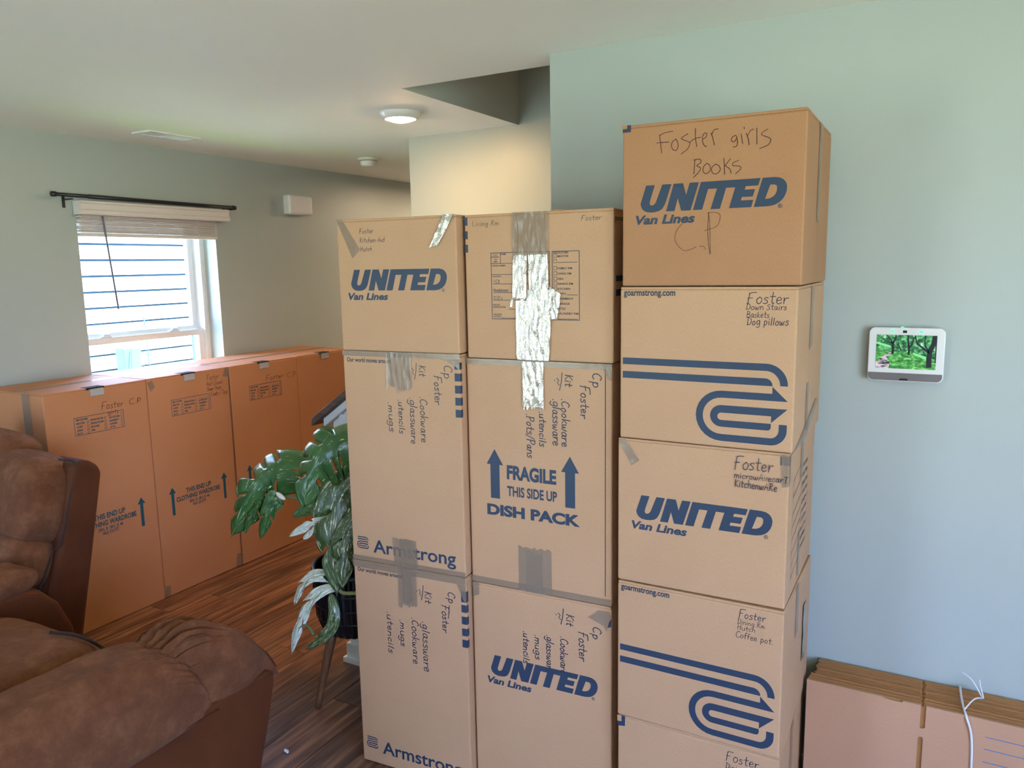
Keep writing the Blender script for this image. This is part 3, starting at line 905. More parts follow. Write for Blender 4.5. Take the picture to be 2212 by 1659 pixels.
# ---------------- wall panel (touch screen)
def build_panel():
    t = thing('security_panel', 'white wall-mounted touch panel showing a green woodland picture', 'touch panel', (-.081, YG, 1.429))
    def rr(w, h, r, cx=0, cz=0, n=6):
        out = []
        for (sx, sz, a0) in ((1, 1, 0), (-1, 1, 90), (-1, -1, 180), (1, -1, 270)):
            for k in range(n + 1):
                a = math.radians(a0 + 90 * k / n)
                out.append((cx + sx * (w - r) + r * math.cos(a), cz + sz * (h - r) + r * math.sin(a)))
        return out
    prism('housing', [rr(.097, .077, .016)], .014, 'white_plastic', t, 'xz', -.030, .003)
    prism('back_case', [rr(.088, .068, .012)], .016, 'white_plastic', t, 'xz', -.017)
    F = Face(t, (0, -.0302, 0), (1, 0, 0), (0, 0, 1), (0, -1, 0))
    # speaker strip along the bottom edge
    low = [p for p in rr(.0945, .0745, .0145) if p[1] < -.05]
    low = [(-.0945, -.0525)] + sorted([p for p in low if p[0] < 0], key=lambda p: -p[1]) + sorted([p for p in low if p[0] >= 0], key=lambda p: p[1]) + [(.0945, -.0525)]
    F.polys('speaker_strip', [[low]], 'grey_plastic', .0004)
    F.polys('speaker_badge', [[[(-.014, -.0735), (.010, -.0735), (.007, -.068), (-.011, -.068)]]], 'dark_plastic', .0006)
    F.polys('camera_lens', [[[(-.010, .0625), (.0005, .0625), (.0005, .0695), (-.010, .0695)]]], 'dark_plastic', .0006)
    x0, x1, z0, z1 = -.0765, .0765, -.040, .0565
    sc = F.polys('screen', [[[(x0, z0), (x1, z0), (x1, z1), (x0, z1)]]], 'screen_foliage', .0005)
    S = Face(sc, (0, -.0302, 0), (1, 0, 0), (0, 0, 1), (0, -1, 0))
    S.polys('grass', [[[(x0, z0), (x1, z0), (x1, -.012), (.05, -.004), (.02, .006), (-.01, .010), (-.03, .004), (x0, .020)]]], 'screen_grass', .0007)
    S.polys('meadow', [[[(x0, .036), (-.04, .026), (-.038, .019), (x0, .030)]], [[(.018, .008), (.052, -.004), (.052, -.012), (.02, .001)]]], 'screen_meadow', .0008)
    S.polys('path', [[[(x0, z0), (-.042, z0), (-.040, -.022), (-.050, -.008), (-.034, .004), (-.030, .010), (-.052, .002), (-.064, -.012), (x0, -.024)]]], 'screen_path', .0009)
    tr = []
    def limb(pts, w0, w1):
        P = catmull(pts, 5); Lf, Rt = [], []
        for i, p in enumerate(P):
            tt = (P[min(i + 1, len(P) - 1)] - P[max(i - 1, 0)]).normalized()
            w = (w0 + (w1 - w0) * i / (len(P) - 1)) / 2
            Lf.append((max(x0, min(x1, p.x - tt.y * w)), min(z1, p.y + tt.x * w))); Rt.append((max(x0, min(x1, p.x + tt.y * w)), min(z1, p.y - tt.x * w)))
        tr.append([Lf + Rt[::-1]])
    limb([(-.034, .002), (-.033, .020), (-.034, .036)], .0065, .006)
    limb([(-.033, .034), (-.028, .046), (-.027, .0565)], .005, .003)
    limb([(-.034, .032), (-.042, .046), (-.052, .0565)], .004, .0015)
    limb([(-.036, .032), (-.052, .040), (-.070, .052)], .003, .001)
    limb([(.0075, .000), (.008, .018), (.005, .036), (.004, .0565)], .006, .004)
    limb([(.009, .020), (.016, .036), (.022, .0565)], .004, .0015)
    limb([(.060, -.034), (.059, -.012), (.061, .012), (.068, .034), (.070, .0565)], .014, .010)
    limb([(.058, .008), (.044, .020), (.028, .034), (.022, .0565)], .006, .003)
    limb([(.056, .014), (.047, .032), (.048, .0565)], .004, .002)
    limb([(.075, -.02), (.0752, .02), (.0755, .0565)], .003, .003)
    limb([(-.012, .012), (-.018, .026), (-.022, .044)], .003, .001)
    S.polys('tree_silhouette', tr, 'screen_trunk', .0010)
    for (x, z) in ((-.037, .0665), (.036, .0665)):
        c = [(x + .0055 * math.cos(k * PI / 8), z + .0035 * math.sin(k * PI / 8)) for k in range(16)]
        F.polys('status_light', [[c]], 'led_green', .0006)
    prism('status_light', [[(-.017, .0765), (-.007, .0765), (-.009, .0790), (-.015, .0790)]], .008, 'led_green', t, 'xz', -.028)
build_panel()

# ---------------- stair half-wall, newel, cap and treads
def build_stairs():
    s = math.tan(math.radians(35))
    def zc(x): return 1.055 + (x + 2.30) * s
    st = struct(prism('wall_knee', [[(-2.16, .02), (-1.22, .02), (-1.22, zc(-1.22) - .05), (-2.16, zc(-2.16) - .05)]], .10, 'wall_paint', None, 'xz', 2.43))
    box('newel_post', -2.175, -2.06, 2.412, 2.56, .0, zc(-2.16) - .05, 'white_paint', st, .003)
    boxes('base_trim', [(-2.187, -1.22, 2.400, 2.56, 0, .085), (-2.200, -1.22, 2.388, 2.56, 0, .022)], 'white_paint', st)
    def slope(name, x0, x1, d0, d1, y0, y1, mat):
        bm = bmesh.new()
        A = [bm.verts.new((x, y0, zc(x) + d)) for x, d in ((x0, d0), (x1, d0), (x1, d1), (x0, d1))]
        B = [bm.verts.new((v.co.x, y1, v.co.z)) for v in A]
        bm.faces.new(A); bm.faces.new(B[::-1])
        for i in range(4): bm.faces.new((A[i], A[(i + 1) % 4], B[(i + 1) % 4], B[i]))
        bmesh.ops.recalc_face_normals(bm, faces=bm.faces)
        bmesh.ops.bevel(bm, geom=list(bm.edges), offset=.004, segments=2, affect='EDGES', profile=.5)
        bm_obj(name, bm, mat, st)
    slope('cap_rail', -2.30, -1.23, -.012, .022, 2.38, 2.595, 'cap_wood')
    slope('cap_moulding', -2.25, -1.23, -.05, -.012, 2.40, 2.58, 'white_paint')
    slope('cap_moulding', -2.215, -1.23, -.095, -.05, 2.42, 2.57, 'white_paint')
    for i in range(10):
        x = -2.1 + i * .26
        t = boxes('stair_tread', [(x - .02, x + .27, 2.612, 3.58, .19 * (i + 1) - .03, .19 * (i + 1))], 'cap_wood', st)
        boxes('stair_riser', [(x, x + .02, 2.612, 3.58, .19 * i, .19 * (i + 1) - .03)], 'white_paint', st)
build_stairs()

# ================================================================== CARTONS
UNITED_U = [(.073, .070), (.096, .070), (.0835, .031), (.0825, .025), (.0845, .0205), (.089, .0195), (.0945, .0215), (.099, .027), (.1155, .070), (.139, .070), (.124, .023), (.117, .011), (.109, .0055), (.098, .0025), (.087, .002), (.074, .0035), (.064, .010), (.0595, .0185), (.0585, .025), (.061, .033)]
UNITED_N = [(.145, .070), (.169, .070), (.177, .041), (.186, .070), (.209, .070), (.189, .003), (.165, .003), (.156, .034), (.148, .003), (.126, .003)]
UNITED_I = [(.214, .070), (.357, .070), (.352, .053), (.323, .053), (.3205, .045), (.345, .045), (.340, .028), (.3145, .028), (.312, .020), (.3415, .020), (.337, .003), (.284, .003), (.298, .052), (.276, .052), (.262, .003), (.239, .003), (.254, .052), (.232, .052), (.218, .003), (.195, .003)]
UNITED_D = [(.362, .070), (.391, .070), (.402, .068), (.410, .0635), (.416, .056), (.4185, .047), (.4175, .036), (.414, .026), (.409, .018), (.401, .0105), (.392, .006), (.382, .0038), (.372, .003), (.343, .003)]
UNITED_d = [(.380, .053), (.389, .053), (.394, .051), (.396, .046), (.3955, .038), (.392, .030), (.387, .025), (.380, .0215), (.3685, .020)]
def united(F, du, v0, k=1.0):
    f = lambda L: [((p[0] - .0585) * k + du, p[1] * k + v0) for p in L]
    F.polys('printed_logo', [[f(UNITED_U)], [f(UNITED_N)], [f(UNITED_I)], [f(UNITED_D), f(UNITED_d)]], 'ink_navy')
    F.text('printed_lettering', 'Van Lines', du - .013 * k, v0 - .028 * k, .155 * k, .0235 * k, 'ink_navy', .036, .22)
    c = ((.404 - .0585) * k + du, .003 * k + v0)
    r = .0052 * k
    ring = [(c[0] + r * math.cos(a * PI / 10), c[1] + r * math.sin(a * PI / 10)) for a in range(20)]
    ri = [(c[0] + r * .8 * math.cos(a * PI / 10), c[1] + r * .8 * math.sin(a * PI / 10)) for a in range(20)]
    F.polys('registered_mark', [[ring, ri]], 'ink_navy')
    F.text('registered_mark', 'R', c[0] - .0022 * k, c[1] - .003 * k, .0046 * k, .006 * k, 'ink_navy', .01)

def arc(cx, cy, rx, ry, a0, a1, n=14):
    return [(cx + rx * math.cos(math.radians(a0 + (a1 - a0) * i / n)), cy + ry * math.sin(math.radians(a0 + (a1 - a0) * i / n))) for i in range(n + 1)]
def ribbon_logo(ul=.008):
    """striped letter-a ribbon mark; coordinates are metres above the carton's base"""
    S = []
    z = lambda v: v - 1.23
    t1, t0 = z(1.451), z(1.433)
    S.append([(ul, t1)] + arc(.381, z(1.397), .053, .054, 90, 0) + [(.416, z(1.397))] + arc(.381, z(1.397), .035, .036, 0, 90) + [(ul, t0)])
    S.append([(ul, z(1.4145))] + arc(.380, z(1.396), .018, .0185, 90, 0, 8) + [(.398, z(1.3958)), (ul, z(1.396))])
    a = [(.398, z(1.3945)), (.435, z(1.359))]
    S.append(a + [(.274, z(1.359))] + arc(.274, z(1.312), .047, .047, 90, 270)[1:] + [(.395, z(1.265))] + arc(.396, z(1.286), .020, .021, 270, 360, 8) + [(.416, z(1.301)), (.435, z(1.301))]
             + arc(.396, z(1.286), .039, .039, 0, -90, 10) + [(.276, z(1.247))] + arc(.274, z(1.312), .065, .065, 270, 90)[1:] + [(.398, z(1.377))])
    S.append([(.435, z(1.340)), (.397, z(1.3035)), (.397, z(1.3205)), (.274, z(1.3205))] + arc(.274, z(1.311), .0095, .0095, 90, 270, 8)[1:] + [(.397, z(1.3015)), (.397, z(1.293))] + arc(.389, z(1.293), .008, .009, 0, -90, 5)
             + [(.274, z(1.284))] + arc(.274, z(1.312), .028, .028, 270, 90)[1:])
    return S

def make_box(name, label, cat, loc, ang, W, D, H, mat='kraft', group=None, flaps=True, seed=0):
    t = thing(name, label, cat, loc, ang, group)
    rnd = random.Random(seed)
    bm = bmesh.new()
    bx(bm, 0, W, 0, D, 0.001, H - .008, .0045, 3)
    bm_obj('body', bm, mat, t)
    if flaps:
        g = .003
        box('top_flap', .001, W - .001, .0015, D / 2 - g, H - .0085, H - .0015, mat, t, .0015, 1)
        box('top_flap', .001, W - .001, D / 2 + g, D - .0015, H - .0085, H - .0015, mat, t, .0015, 1)
    front = Face(t, (0, 0, 0), (1, 0, 0), (0, 0, 1), (0, -1, 0))
    right = Face(t, (W, 0, 0), (0, 1, 0), (0, 0, 1), (1, 0, 0))
    return t, front, right

GS = 'moving cartons stacked against the wall'
# ---- right column, five cartons
RX, RY, RW, RD, RH = -.752, 1.946, .450, .445, .410
R_dx = [.009, .003, -.003, -.001, 0.0]
R_da = [.4, -.2, .3, -.3, .5]
def rbox(i, label):
    """i = 0 topmost"""
    z = RH * (4 - i)
    ang = math.radians(R_da[i])
    dims = (RW, RD - .004 * (i % 2))
    return make_box('cardboard_carton', label, 'carton', (RX + R_dx[i], RY + .002 * ((i * 7) % 3 - 1), z), ang, dims[0], dims[1], RH, 'kraft_warm' if i == 0 else 'kraft', GS, seed=i)
def side_tape(F, z0, z1, u=.22, seed=1, w=.045):
    F.strip('tape', u - w / 2, u + w / 2, z0, z1, 'tape', .0010, 8, 10, .0009, .0, .006, seed)

t, F, S = rbox(0, 'topmost carton of the tallest stack, marked Foster girls Books in brown marker')
united(F, .0585 - .009, 1.826 - 1.64)
F.polys('printed_square', [[[(.0, .392), (.022, .392), (.022, .4095), (.0, .4095)]]], 'ink_navy')
F.quadtape('torn_corner', [(-.001, .4000), (.013, .4005), (.013, .4095), (-.001, .4098)], 'kraft_edge', .0012, 4, .0012)
FG = [[(.113, 1.974), (.107, 2.018)], [(.108, 2.017), (.121, 2.022), (.141, 2.024)], [(.1, 1.999), (.118, 1.999), (.132, 1.999)], [(.15, 2.004), (.141, 1.999), (.138, 1.988), (.143, 1.979), (.15, 1.977), (.155, 1.986), (.153, 1.998), (.149, 2.004)], [(.179, 2.014), (.167, 2.008), (.164, 2.003), (.179, 1.996), (.185, 1.991), (.179, 1.978), (.163, 1.967)], [(.198, 2.025), (.198, 2.005), (.202, 1.982)], [(.185, 1.994), (.197, 2.001), (.212, 2.003)], [(.216, 1.998), (.224, 2.002), (.226, 2.01), (.221, 2.012), (.216, 2.004), (.217, 1.989), (.223, 1.98), (.227, 1.981)], [(.237, 2.01), (.241, 1.999), (.245, 1.982)], [(.238, 2.006), (.244, 2.017), (.254, 2.019)], [(.296, 2.0), (.288, 1.996), (.286, 1.989), (.292, 1.985), (.298, 1.992)], [(.298, 1.998), (.301, 1.982), (.298, 1.974), (.291, 1.973)], [(.309, 2.001), (.313, 1.979)], [(.315, 2.017), (.316, 2.013)], [(.321, 2.002), (.326, 1.988), (.328, 1.975)], [(.324, 1.996), (.33, 2.007), (.337, 2.01)], [(.345, 2.012), (.346, 1.975)], [(.37, 2.007), (.359, 2.001), (.357, 1.995), (.372, 1.988), (.378, 1.982), (.372, 1.971), (.353, 1.964)]]
BK = [[(.198, 1.951), (.196, 1.917)], [(.195, 1.95), (.21, 1.951), (.213, 1.943), (.203, 1.936), (.212, 1.93), (.209, 1.921), (.195, 1.908)], [(.228, 1.94), (.22, 1.932), (.219, 1.921), (.227, 1.915), (.236, 1.922), (.235, 1.934), (.228, 1.94)], [(.249, 1.936), (.24, 1.928), (.242, 1.916), (.252, 1.913), (.261, 1.922), (.257, 1.932), (.249, 1.936)], [(.269, 1.948), (.272, 1.91)], [(.285, 1.946), (.272, 1.931)], [(.272, 1.931), (.284, 1.922), (.287, 1.912)], [(.305, 1.941), (.292, 1.936), (.291, 1.93), (.307, 1.927), (.31, 1.921), (.298, 1.91)]]
CP = [[(.17, 1.798), (.155, 1.781), (.15, 1.76), (.159, 1.742), (.174, 1.73), (.19, 1.732), (.205, 1.738)], [(.214, 1.739), (.223, 1.739), (.229, 1.732)], [(.24, 1.719), (.235, 1.751), (.233, 1.786), (.235, 1.82)], [(.232, 1.82), (.245, 1.821), (.262, 1.816), (.262, 1.8), (.253, 1.786), (.225, 1.777)], [(.235, 1.817), (.238, 1.792), (.241, 1.722)]]
def traced(L, du, dv): return [[(p.x + du, p.y + dv) for p in catmull([(a, b, 0) for a, b in s], 5)] for s in L]
F.strokes('handwriting', traced(FG[:10], -.009, -1.64), .0019, 'marker_brown')
F.strokes('handwriting', traced(FG[10:], -.009, -1.64), .0019, 'marker_brown')
F.strokes('handwriting', traced(BK, -.009, -1.64), .0019, 'marker_brown')
F.strokes('handwriting', traced(CP, -.009, -1.64), .0013, 'marker_brown')
S.strip('tape', .20, .245, .16, .405, 'tape', .001, 8, 10, .0012, -.0, .005, 3)
S.strokes('flap_seam', [[(.225, .40), (.23, .2), (.222, .19)], [(.222, .19), (.228, .02)]], .0012, 'gap_dark', .0016)
F.polys('scuff', [[[(.396, .262), (.398, .262), (.398, .263), (.396, .263)]], [[(.401, .261), (.402, .261), (.402, .262), (.401, .262)]]], 'marker_brown')

def kit_mark(F, u, v, w):
    F.strokes('handwriting', [[(u, v), (u - .002, v - .025), (u - .008, v - .050)]], w, 'marker_black')
    F.strokes('handwriting', [[(u - .016, v - .016), (u - .010, v - .023), (u - .015, v - .029), (u - .009, v - .036)]], w, 'marker_black')
    F.strokes('handwriting', [[(u - .024, v - .022)]], w, 'marker_black')
def armstrong_front(F, k=1.0):
    F.text('printed_lettering', 'goarmstrong.com', .010, .380, .140, .0205, 'ink_dark', .026)
    F.polys('printed_logo', [[L] for L in ribbon_logo()], 'ink_navy')
t, F, S = rbox(1, 'second carton of the tallest stack, marked Down Stairs Baskets Dog pillows')
armstrong_front(F)
F.hand('handwriting', [('Foster', .331, .368, .096, .027), ('Down Stairs', .329, .3525, .096, .0145), ('Baskets', .331, .334, .054, .0145), ('Dog pillows', .332, .3155, .098, .0185)], .0016, 'marker_black', seed=11)
side_tape(S, .24, .405, .22, 4)
side_tape(S, .02, .15, .2, 5)
S.quadtape('tape', [(.02, .0), (.20, .0), (.40, .07), (.36, .085)], 'tape', .0016, 8, .0012, 9)
t, F, S = rbox(2, 'middle carton of the tallest stack, marked microwave cart Kitchenware')
united(F, .054, 1.004 - .82)
F.hand('handwriting', [('Foster', .316, .358, .094, .032), ('microwAvecarT', .316, .3335, .132, .0165), ('KitchenwARe', .318, .310, .104, .0195)], .0016, 'marker_black', .0032, seed=21)
F.quadtape('tape', [(.002, .405), (.022, .408), (.062, .352), (.040, .335)], 'tape', .0011, 8, .0014, 2)
F.polys('printed_square', [[[(.428, .378), (.450, .378), (.450, .400), (.428, .400)]]], 'ink_navy')
F.quadtape('tape', [(.430, .405), (.450, .405), (.4505, .325), (.433, .322)], 'tape', .0011, 8, .0014, 5)
S.quadtape('tape', [(.0, .405), (.02, .405), (.022, .335), (.0, .325)], 'tape', .0011, 6, .0012, 6)
side_tape(S, .30, .406, .20, 7)
side_tape(S, .02, .15, .2, 8, .03)
fl = []
for zz in (.34, .295, .25, .215, .18, .145, .11, .075): fl.append([(.075, zz - .02), (.20, zz)])
fl += [[(.075, .325), (.075, .05)], [(.21, .345), (.21, .06)], [(.335, .35), (.335, .07)]]
S.strokes('printed_form', fl, .0018, 'ink_navy', .0006)
S.texts('printed_lettering', [(w, .225, .32 - i * .026, .09, .010) for i, w in enumerate(('BEDROOMS', 'MASTER', 'FAMILY RM', 'LIVING RM', 'DEN', 'DINING RM', 'KITCHEN', 'BATH', 'BASEMENT', 'GARAGE'))], 'ink_navy', .01)
t, F, S = rbox(3, 'fourth carton of the tallest stack, marked Dining Rm Hutch Coffee pot')
armstrong_front(F)
F.hand('handwriting', [('Foster', .337, -.41 + .782, .067, .0205), ('Dining Rm', .334, .764 - .41, .070, .0135), ('Hutch', .334, .748 - .41, .046, .0135), ('Coffee pot.', .331, .7255 - .41, .094, .0165)], .0014, 'marker_black', seed=31)
side_tape(S, .26, .406, .2, 9)
S.strip('tape', .31, .36, .12, .30, 'tape_crinkled', .001, 8, 10, .002, .0, .01, 5)
t, F, S = rbox(4, 'bottom carton of the tallest stack, marked Foster, mostly cut off below')
F.polys('printed_square', [[[(.0, .374), (.022, .378), (.022, .4085), (.0, .4085)]]], 'ink_navy')
F.quadtape('torn_corner', [(-.001, .390), (.012, .391), (.012, .409), (-.001, .4095)], 'kraft', .0012, 4, .0012)
F.hand('handwriting', [('Foster', .311, .362, .086, .027), ('Dining Rm', .311, .338, .080, .016)], .0015, 'marker_black', seed=41)
side_tape(S, .2, .4, .2, 12)

# ---- middle column
MA = math.atan2(.020, .4627)
MX, MY, MW, MD = -1.2487, 1.960, .463, .41
def mbox(i, label, z0, h, name='cardboard_carton'):
    return make_box(name, label, 'carton', (MX + (.006 if i == 0 else .0), MY, z0), MA, MW - (.002 if i == 0 else 0), MD, h, 'kraft', GS, seed=10 + i)
t, F, S = mbox(0, 'top carton of the middle stack, marked Living Rm, covered in crinkled shiny tape', 1.4265, .4235)
B = 1.4265
def z(v): return v - B
F.polys('printed_square', [[[(.0, z(a)), (.011, z(a)), (.011, z(b)), (.0, z(b))]] for a, b in ((1.818, 1.841), (1.779, 1.802), (1.740, 1.763))], 'ink_navy')
u0 = -.006
def frame(F, a, b, c, d, w=.0018): return [[(a, c), (b, c), (b, d), (a, d)], [(a + w, c + w), (b - w, c + w), (b - w, d - w), (a + w, d - w)]]
def hl(a, b, v, w=.0014): return [[(a, v), (b, v), (b, v + w), (a, v + w)]]
frm = [frame(F, .086, .273, z(1.545), z(1.738)), frame(F, .280, .363, z(1.545), z(1.738)), hl(.087, .272, z(1.706)), hl(.087, .272, z(1.674)),
       [[(.117, z(1.707)), (.1184, z(1.707)), (.1184, z(1.737)), (.117, z(1.737))]], hl(.092, .272, z(1.647)), hl(.092, .272, z(1.622)), hl(.092, .272, z(1.600)), hl(.142, .272, z(1.574)), hl(.116, .272, z(1.548))]
rows = [1.7195, 1.705, 1.6855, 1.671, 1.6565, 1.6425, 1.6285, 1.615, 1.601, 1.587, 1.573, 1.5595, 1.547]
for k, r in enumerate(rows):
    if k < 12: frm.append(frame(F, .285, .295, z(r), z(r + .0105), .001))
for r, a in ((1.7055, .297), (1.6155, .325), (1.5475, .297)): frm.append(hl(a, .357, z(r)))
F.polys('printed_form', frm, 'ink_dark')
F.texts('printed_lettering', [('BEDROOMS', .285, z(1.7305), .045, .006), ('MASTER', .297, z(1.7205), .034, .006), ('FAMILY RM', .297, z(1.687), .044, .006), ('LIVING RM', .297, z(1.6725), .041, .006), ('DEN', .297, z(1.658), .017, .006), ('DINING RM', .297, z(1.644), .046, .006),
                               ('KITCHEN', .297, z(1.630), .038, .006), ('BATH', .297, z(1.6165), .024, .006), ('BASEMENT', .297, z(1.6025), .047, .006), ('GARAGE', .297, z(1.5885), .036, .006), ('ATTIC', .297, z(1.5745), .025, .006), ('LAUNDRY RM', .297, z(1.561), .062, .006),
                               ('NAME', .119, z(1.7305), .017, .0048), ('ORDER NUMBER', .090, z(1.698), .044, .0048), ('CONTENTS', .090, z(1.667), .029, .0044), ('SPECIAL', .091, z(1.585), .023, .0044), ('INSTRUCTIONS', .091, z(1.5785), .041, .0044), ('PACKERS', .092, z(1.557), .027, .0044), ('INITIALS', .092, z(1.551), .023, .0044),
                               ('PLACE', .094, z(1.7295), .014, .004), ('INVENTORY', .0895, z(1.723), .024, .004), ('TAG', .097, z(1.7165), .009, .004), ('HERE', .0955, z(1.710), .012, .004)], 'ink_dark', .012)
F.hand('handwriting', [('Living Rm', .026, z(1.8155), .089, .0145), ('Foster', .368, z(1.8185), .058, .0135), ('VCR', .093, z(1.650), .022, .010), ('Headphones', .093, z(1.6255), .048, .0095), ("DVD's", .093, z(1.6025), .029, .010)], .0012, 'marker_black', seed=51)
F.strip('tape', .159, .271, z(1.728), z(1.8495), 'tape', .0012, 26, 8, .0034, .0, .004, 13)
F.strip('tape', .160, .204, z(1.606), z(1.73), 'tape_crinkled', .0014, 14, 26, .0030, -.004, .004, 14)
F.strip('tape', .208, .268, z(1.575), z(1.73), 'tape_crinkled', .0014, 18, 26, .0040, .004, .006, 15)
F.strip('tape', .150, .158, z(1.582), z(1.602), 'tape_crinkled', .0014, 4, 4, .001, -.004, .002, 16)
F.strip('tape', .181, .190, z(1.578), z(1.604), 'tape_crinkled', .0014, 4, 4, .001, .003, .002, 17)
F.strip('tape', .204, .282, z(1.4285), z(1.63), 'tape_crinkled', .0022, 22, 34, .0042, -.012, .0, 18)
F.quadtape('tape', [(.268, z(1.548)), (.296, z(1.548)), (.309, z(1.618)), (.274, z(1.640))], 'tape_crinkled', .0024, 14, .0045, 19)
F.strip('tape', .166, .212, z(1.4285), z(1.60), 'tape_crinkled', .0012, 12, 20, .0022, .0, .0, 20)
F.quadtape('torn_corner', [(.285, .4235), (.325, .4235), (.318, .419), (.292, .4195)], 'kraft_edge', .001, 6, .003, 3)
F.polys('scuff', [[[(.125, .02), (.128, .0195), (.127, .018)]]], 'marker_brown')
S.polys('printed_square', [[[(.02, z(a)), (.16, z(a)), (.16, z(b)), (.02, z(b))]] for a, b in ((1.652, 1.668), (1.612, 1.630))], 'ink_navy')
S.text('printed_lettering', 'goarmstrong.com', .01, .385, .14, .016, 'ink_navy', .012)

t, F, S = mbox(1, 'tall carton marked Fragile This Side Up Dish Pack in the middle stack', .7155, .711)
B = .7155
def arrow(cx, tip, tail, hw, sw, hh): return [[(cx, tip), (cx + hw, tip - hh), (cx + sw, tip - hh), (cx + sw, tail), (cx - sw, tail), (cx - sw, tip - hh), (cx - hw, tip - hh)]]
for cx in (.0905, .3365): F.polys('printed_arrow', [arrow(cx, z(1.152), z(.998), .028, .0155, .048)], 'ink_navy')
F.text('printed_lettering', 'FRAGILE', .131, z(1.062), .162, .045, 'ink_navy', .045)
F.text('printed_lettering', 'THIS SIDE UP', .131, z(1.010), .164, .032, 'ink_navy', .03)
F.text('printed_lettering', 'DISH PACK', .061, z(.9435), .306, .036, 'ink_navy', .05)
HV = dict(vert=True)
F.hand('handwriting', [('Cp', .407, z(1.399), .042, .028), ('Foster', .371, z(1.362), .094, .025), ('Kit', .323, z(1.391), .034, .023), ('.Cookware', .312, z(1.320), .140, .024), ('.glassware', .284, z(1.318), .136, .024), ('.utencils', .241, z(1.278), .104, .022), ('.Pots/Pans', .200, z(1.268), .132, .024)], .0024, 'marker_black', vert=True, seed=61)
kit_mark(F, .314, z(1.395), .0024)
F.strip('tape', -.001, .464, z(1.409), z(1.4265), 'tape', .001, 30, 4, .0008, 0, .0, 21)
F.strip('tape', .190, .257, z(1.287), z(1.424), 'tape_crinkled', .0016, 20, 26, .0034, 0, .007, 22)
F.quadtape('tape', [(.205, z(1.305)), (.236, z(1.322)), (.243, z(1.308)), (.212, z(1.286))], 'tape', .0048, 5, .0006, 23)
F.strip('tape', -.001, .464, z(.718), z(.738), 'tape', .001, 30, 4, .0008, 0, .0, 24)
F.strip('tape', .166, .276, z(.7165), z(.857), 'tape', .0012, 14, 10, .0008, 0, .009, 25, (1, 0))
F.strip('tape', .190, .245, z(.7165), z(.845), 'tape', .0024, 10, 10, .0008, 0, .008, 26, (1, 0))
F.polys('edge_crease', [[[(.4435, .03), (.4455, .03), (.4455, .695), (.4435, .695)]]], 'gap_dark', .0004)
F.quadtape('tape', [(.43, z(1.424)), (.463, z(1.426)), (.463, z(1.38)), (.452, z(1.385))], 'tape', .0014, 6, .002, 27)

t, F, S = mbox(2, 'bottom carton of the middle stack, handwriting running into its printed logo', 0.0, .7155)
united(F, .061, .415 - .003, 1.0)
F.hand('handwriting', [('Cp', .406, .645, .040, .027), ('Foster', .362, .620, .090, .026), ('Kit', .322, .668, .036, .023), ('.Cookware', .302, .592, .118, .023), ('.glassware', .256, .588, .122, .022), ('.mugs', .217, .580, .080, .022), ('.utencils', .177, .584, .106, .022)], .0024, 'marker_black', vert=True, seed=71)
kit_mark(F, .312, .682, .0026)
F.quadtape('tape', [(.0, .7155), (.026, .7155), (.026, .676), (.006, .668)], 'tape', .0012, 7, .0014, 28)
F.quadtape('tape', [(.392, .672), (.425, .700), (.458, .700), (.440, .655)], 'tape', .0012, 7, .0018, 29)
F.quadtape('tape', [(.440, .655), (.458, .700), (.4635, .690), (.449, .640)], 'tape', .0014, 6, .0018, 31)
F.polys('printed_square', [[[(.452, .650), (.463, .655), (.463, .680), (.456, .668)]]], 'ink_navy')

# ---- left column
LA = math.atan2(.032, .4253)
LX, LY, LW, LD = -1.678, 1.897, .427, .43
def lbox(i, label, z0, h):
    return make_box('cardboard_carton', label, 'carton', (LX, LY, z0), LA, LW, LD, h, 'kraft', GS, seed=20 + i)
t, F, S = lbox(0, 'top carton of the left stack, marked Foster Kitchen Aid Hutch', 1.440, .412)
united(F, .046, 1.628 - 1.44, .962)
F.hand('handwriting', [('Foster', .086, 1.8065 - 1.44, .051, .0145), ('Kitchen Aid', .086, 1.7785 - 1.44, .092, .0145), ('Hutch', .087, 1.752 - 1.44, .044, .0145)], .0013, 'marker_black', seed=81)
F.quadtape('tape', [(.001, .412), (.022, .412), (.086, .318), (.057, .290)], 'tape', .0012, 8, .0010, 32)
F.quadtape('tape', [(.388, .412), (.424, .412), (.366, .322), (.338, .318)], 'tape_crinkled', .0014, 12, .0035, 33)
F.polys('scuff', [[[(.384, .262), (.386, .263), (.386, .261)]]], 'marker_brown')
def armstrong_small(F, u, v, wd=.046):
    L = ribbon_logo(.225)
    k = wd / (.435 - .208)
    F.polys('printed_logo', [[[(u + (p[0] - .208) * k, v + (p[1] - .017) * k) for p in s]] for s in L], 'ink_navy')
def squares(F, S, rows):
    F.polys('printed_square', [[[(.4085, a), (.4268, a), (.4268, b), (.4085, b)]] for a, b in rows], 'ink_navy')
    S.polys('printed_square', [[[(.0, a), (.012, a), (.012, b), (.0, b)]] for a, b in rows], 'ink_navy')
t, F, S = lbox(1, 'middle carton of the left stack, Armstrong wordmark half hidden by tape', .736, .704)
B = .736
squares(F, S, [(z(a), z(b)) for a, b in ((1.394, 1.415), (1.358, 1.382), (1.321, 1.345), (1.284, 1.308), (1.247, 1.271))])
F.text('printed_lettering', 'Our world moves around', .015, z(1.404), .166, .0145, 'ink_dark', .020)
armstrong_small(F, .019, z(.779))
F.text('printed_lettering', 'Armstrong', .083, z(.757), .311, .059, 'ink_navy', .016)
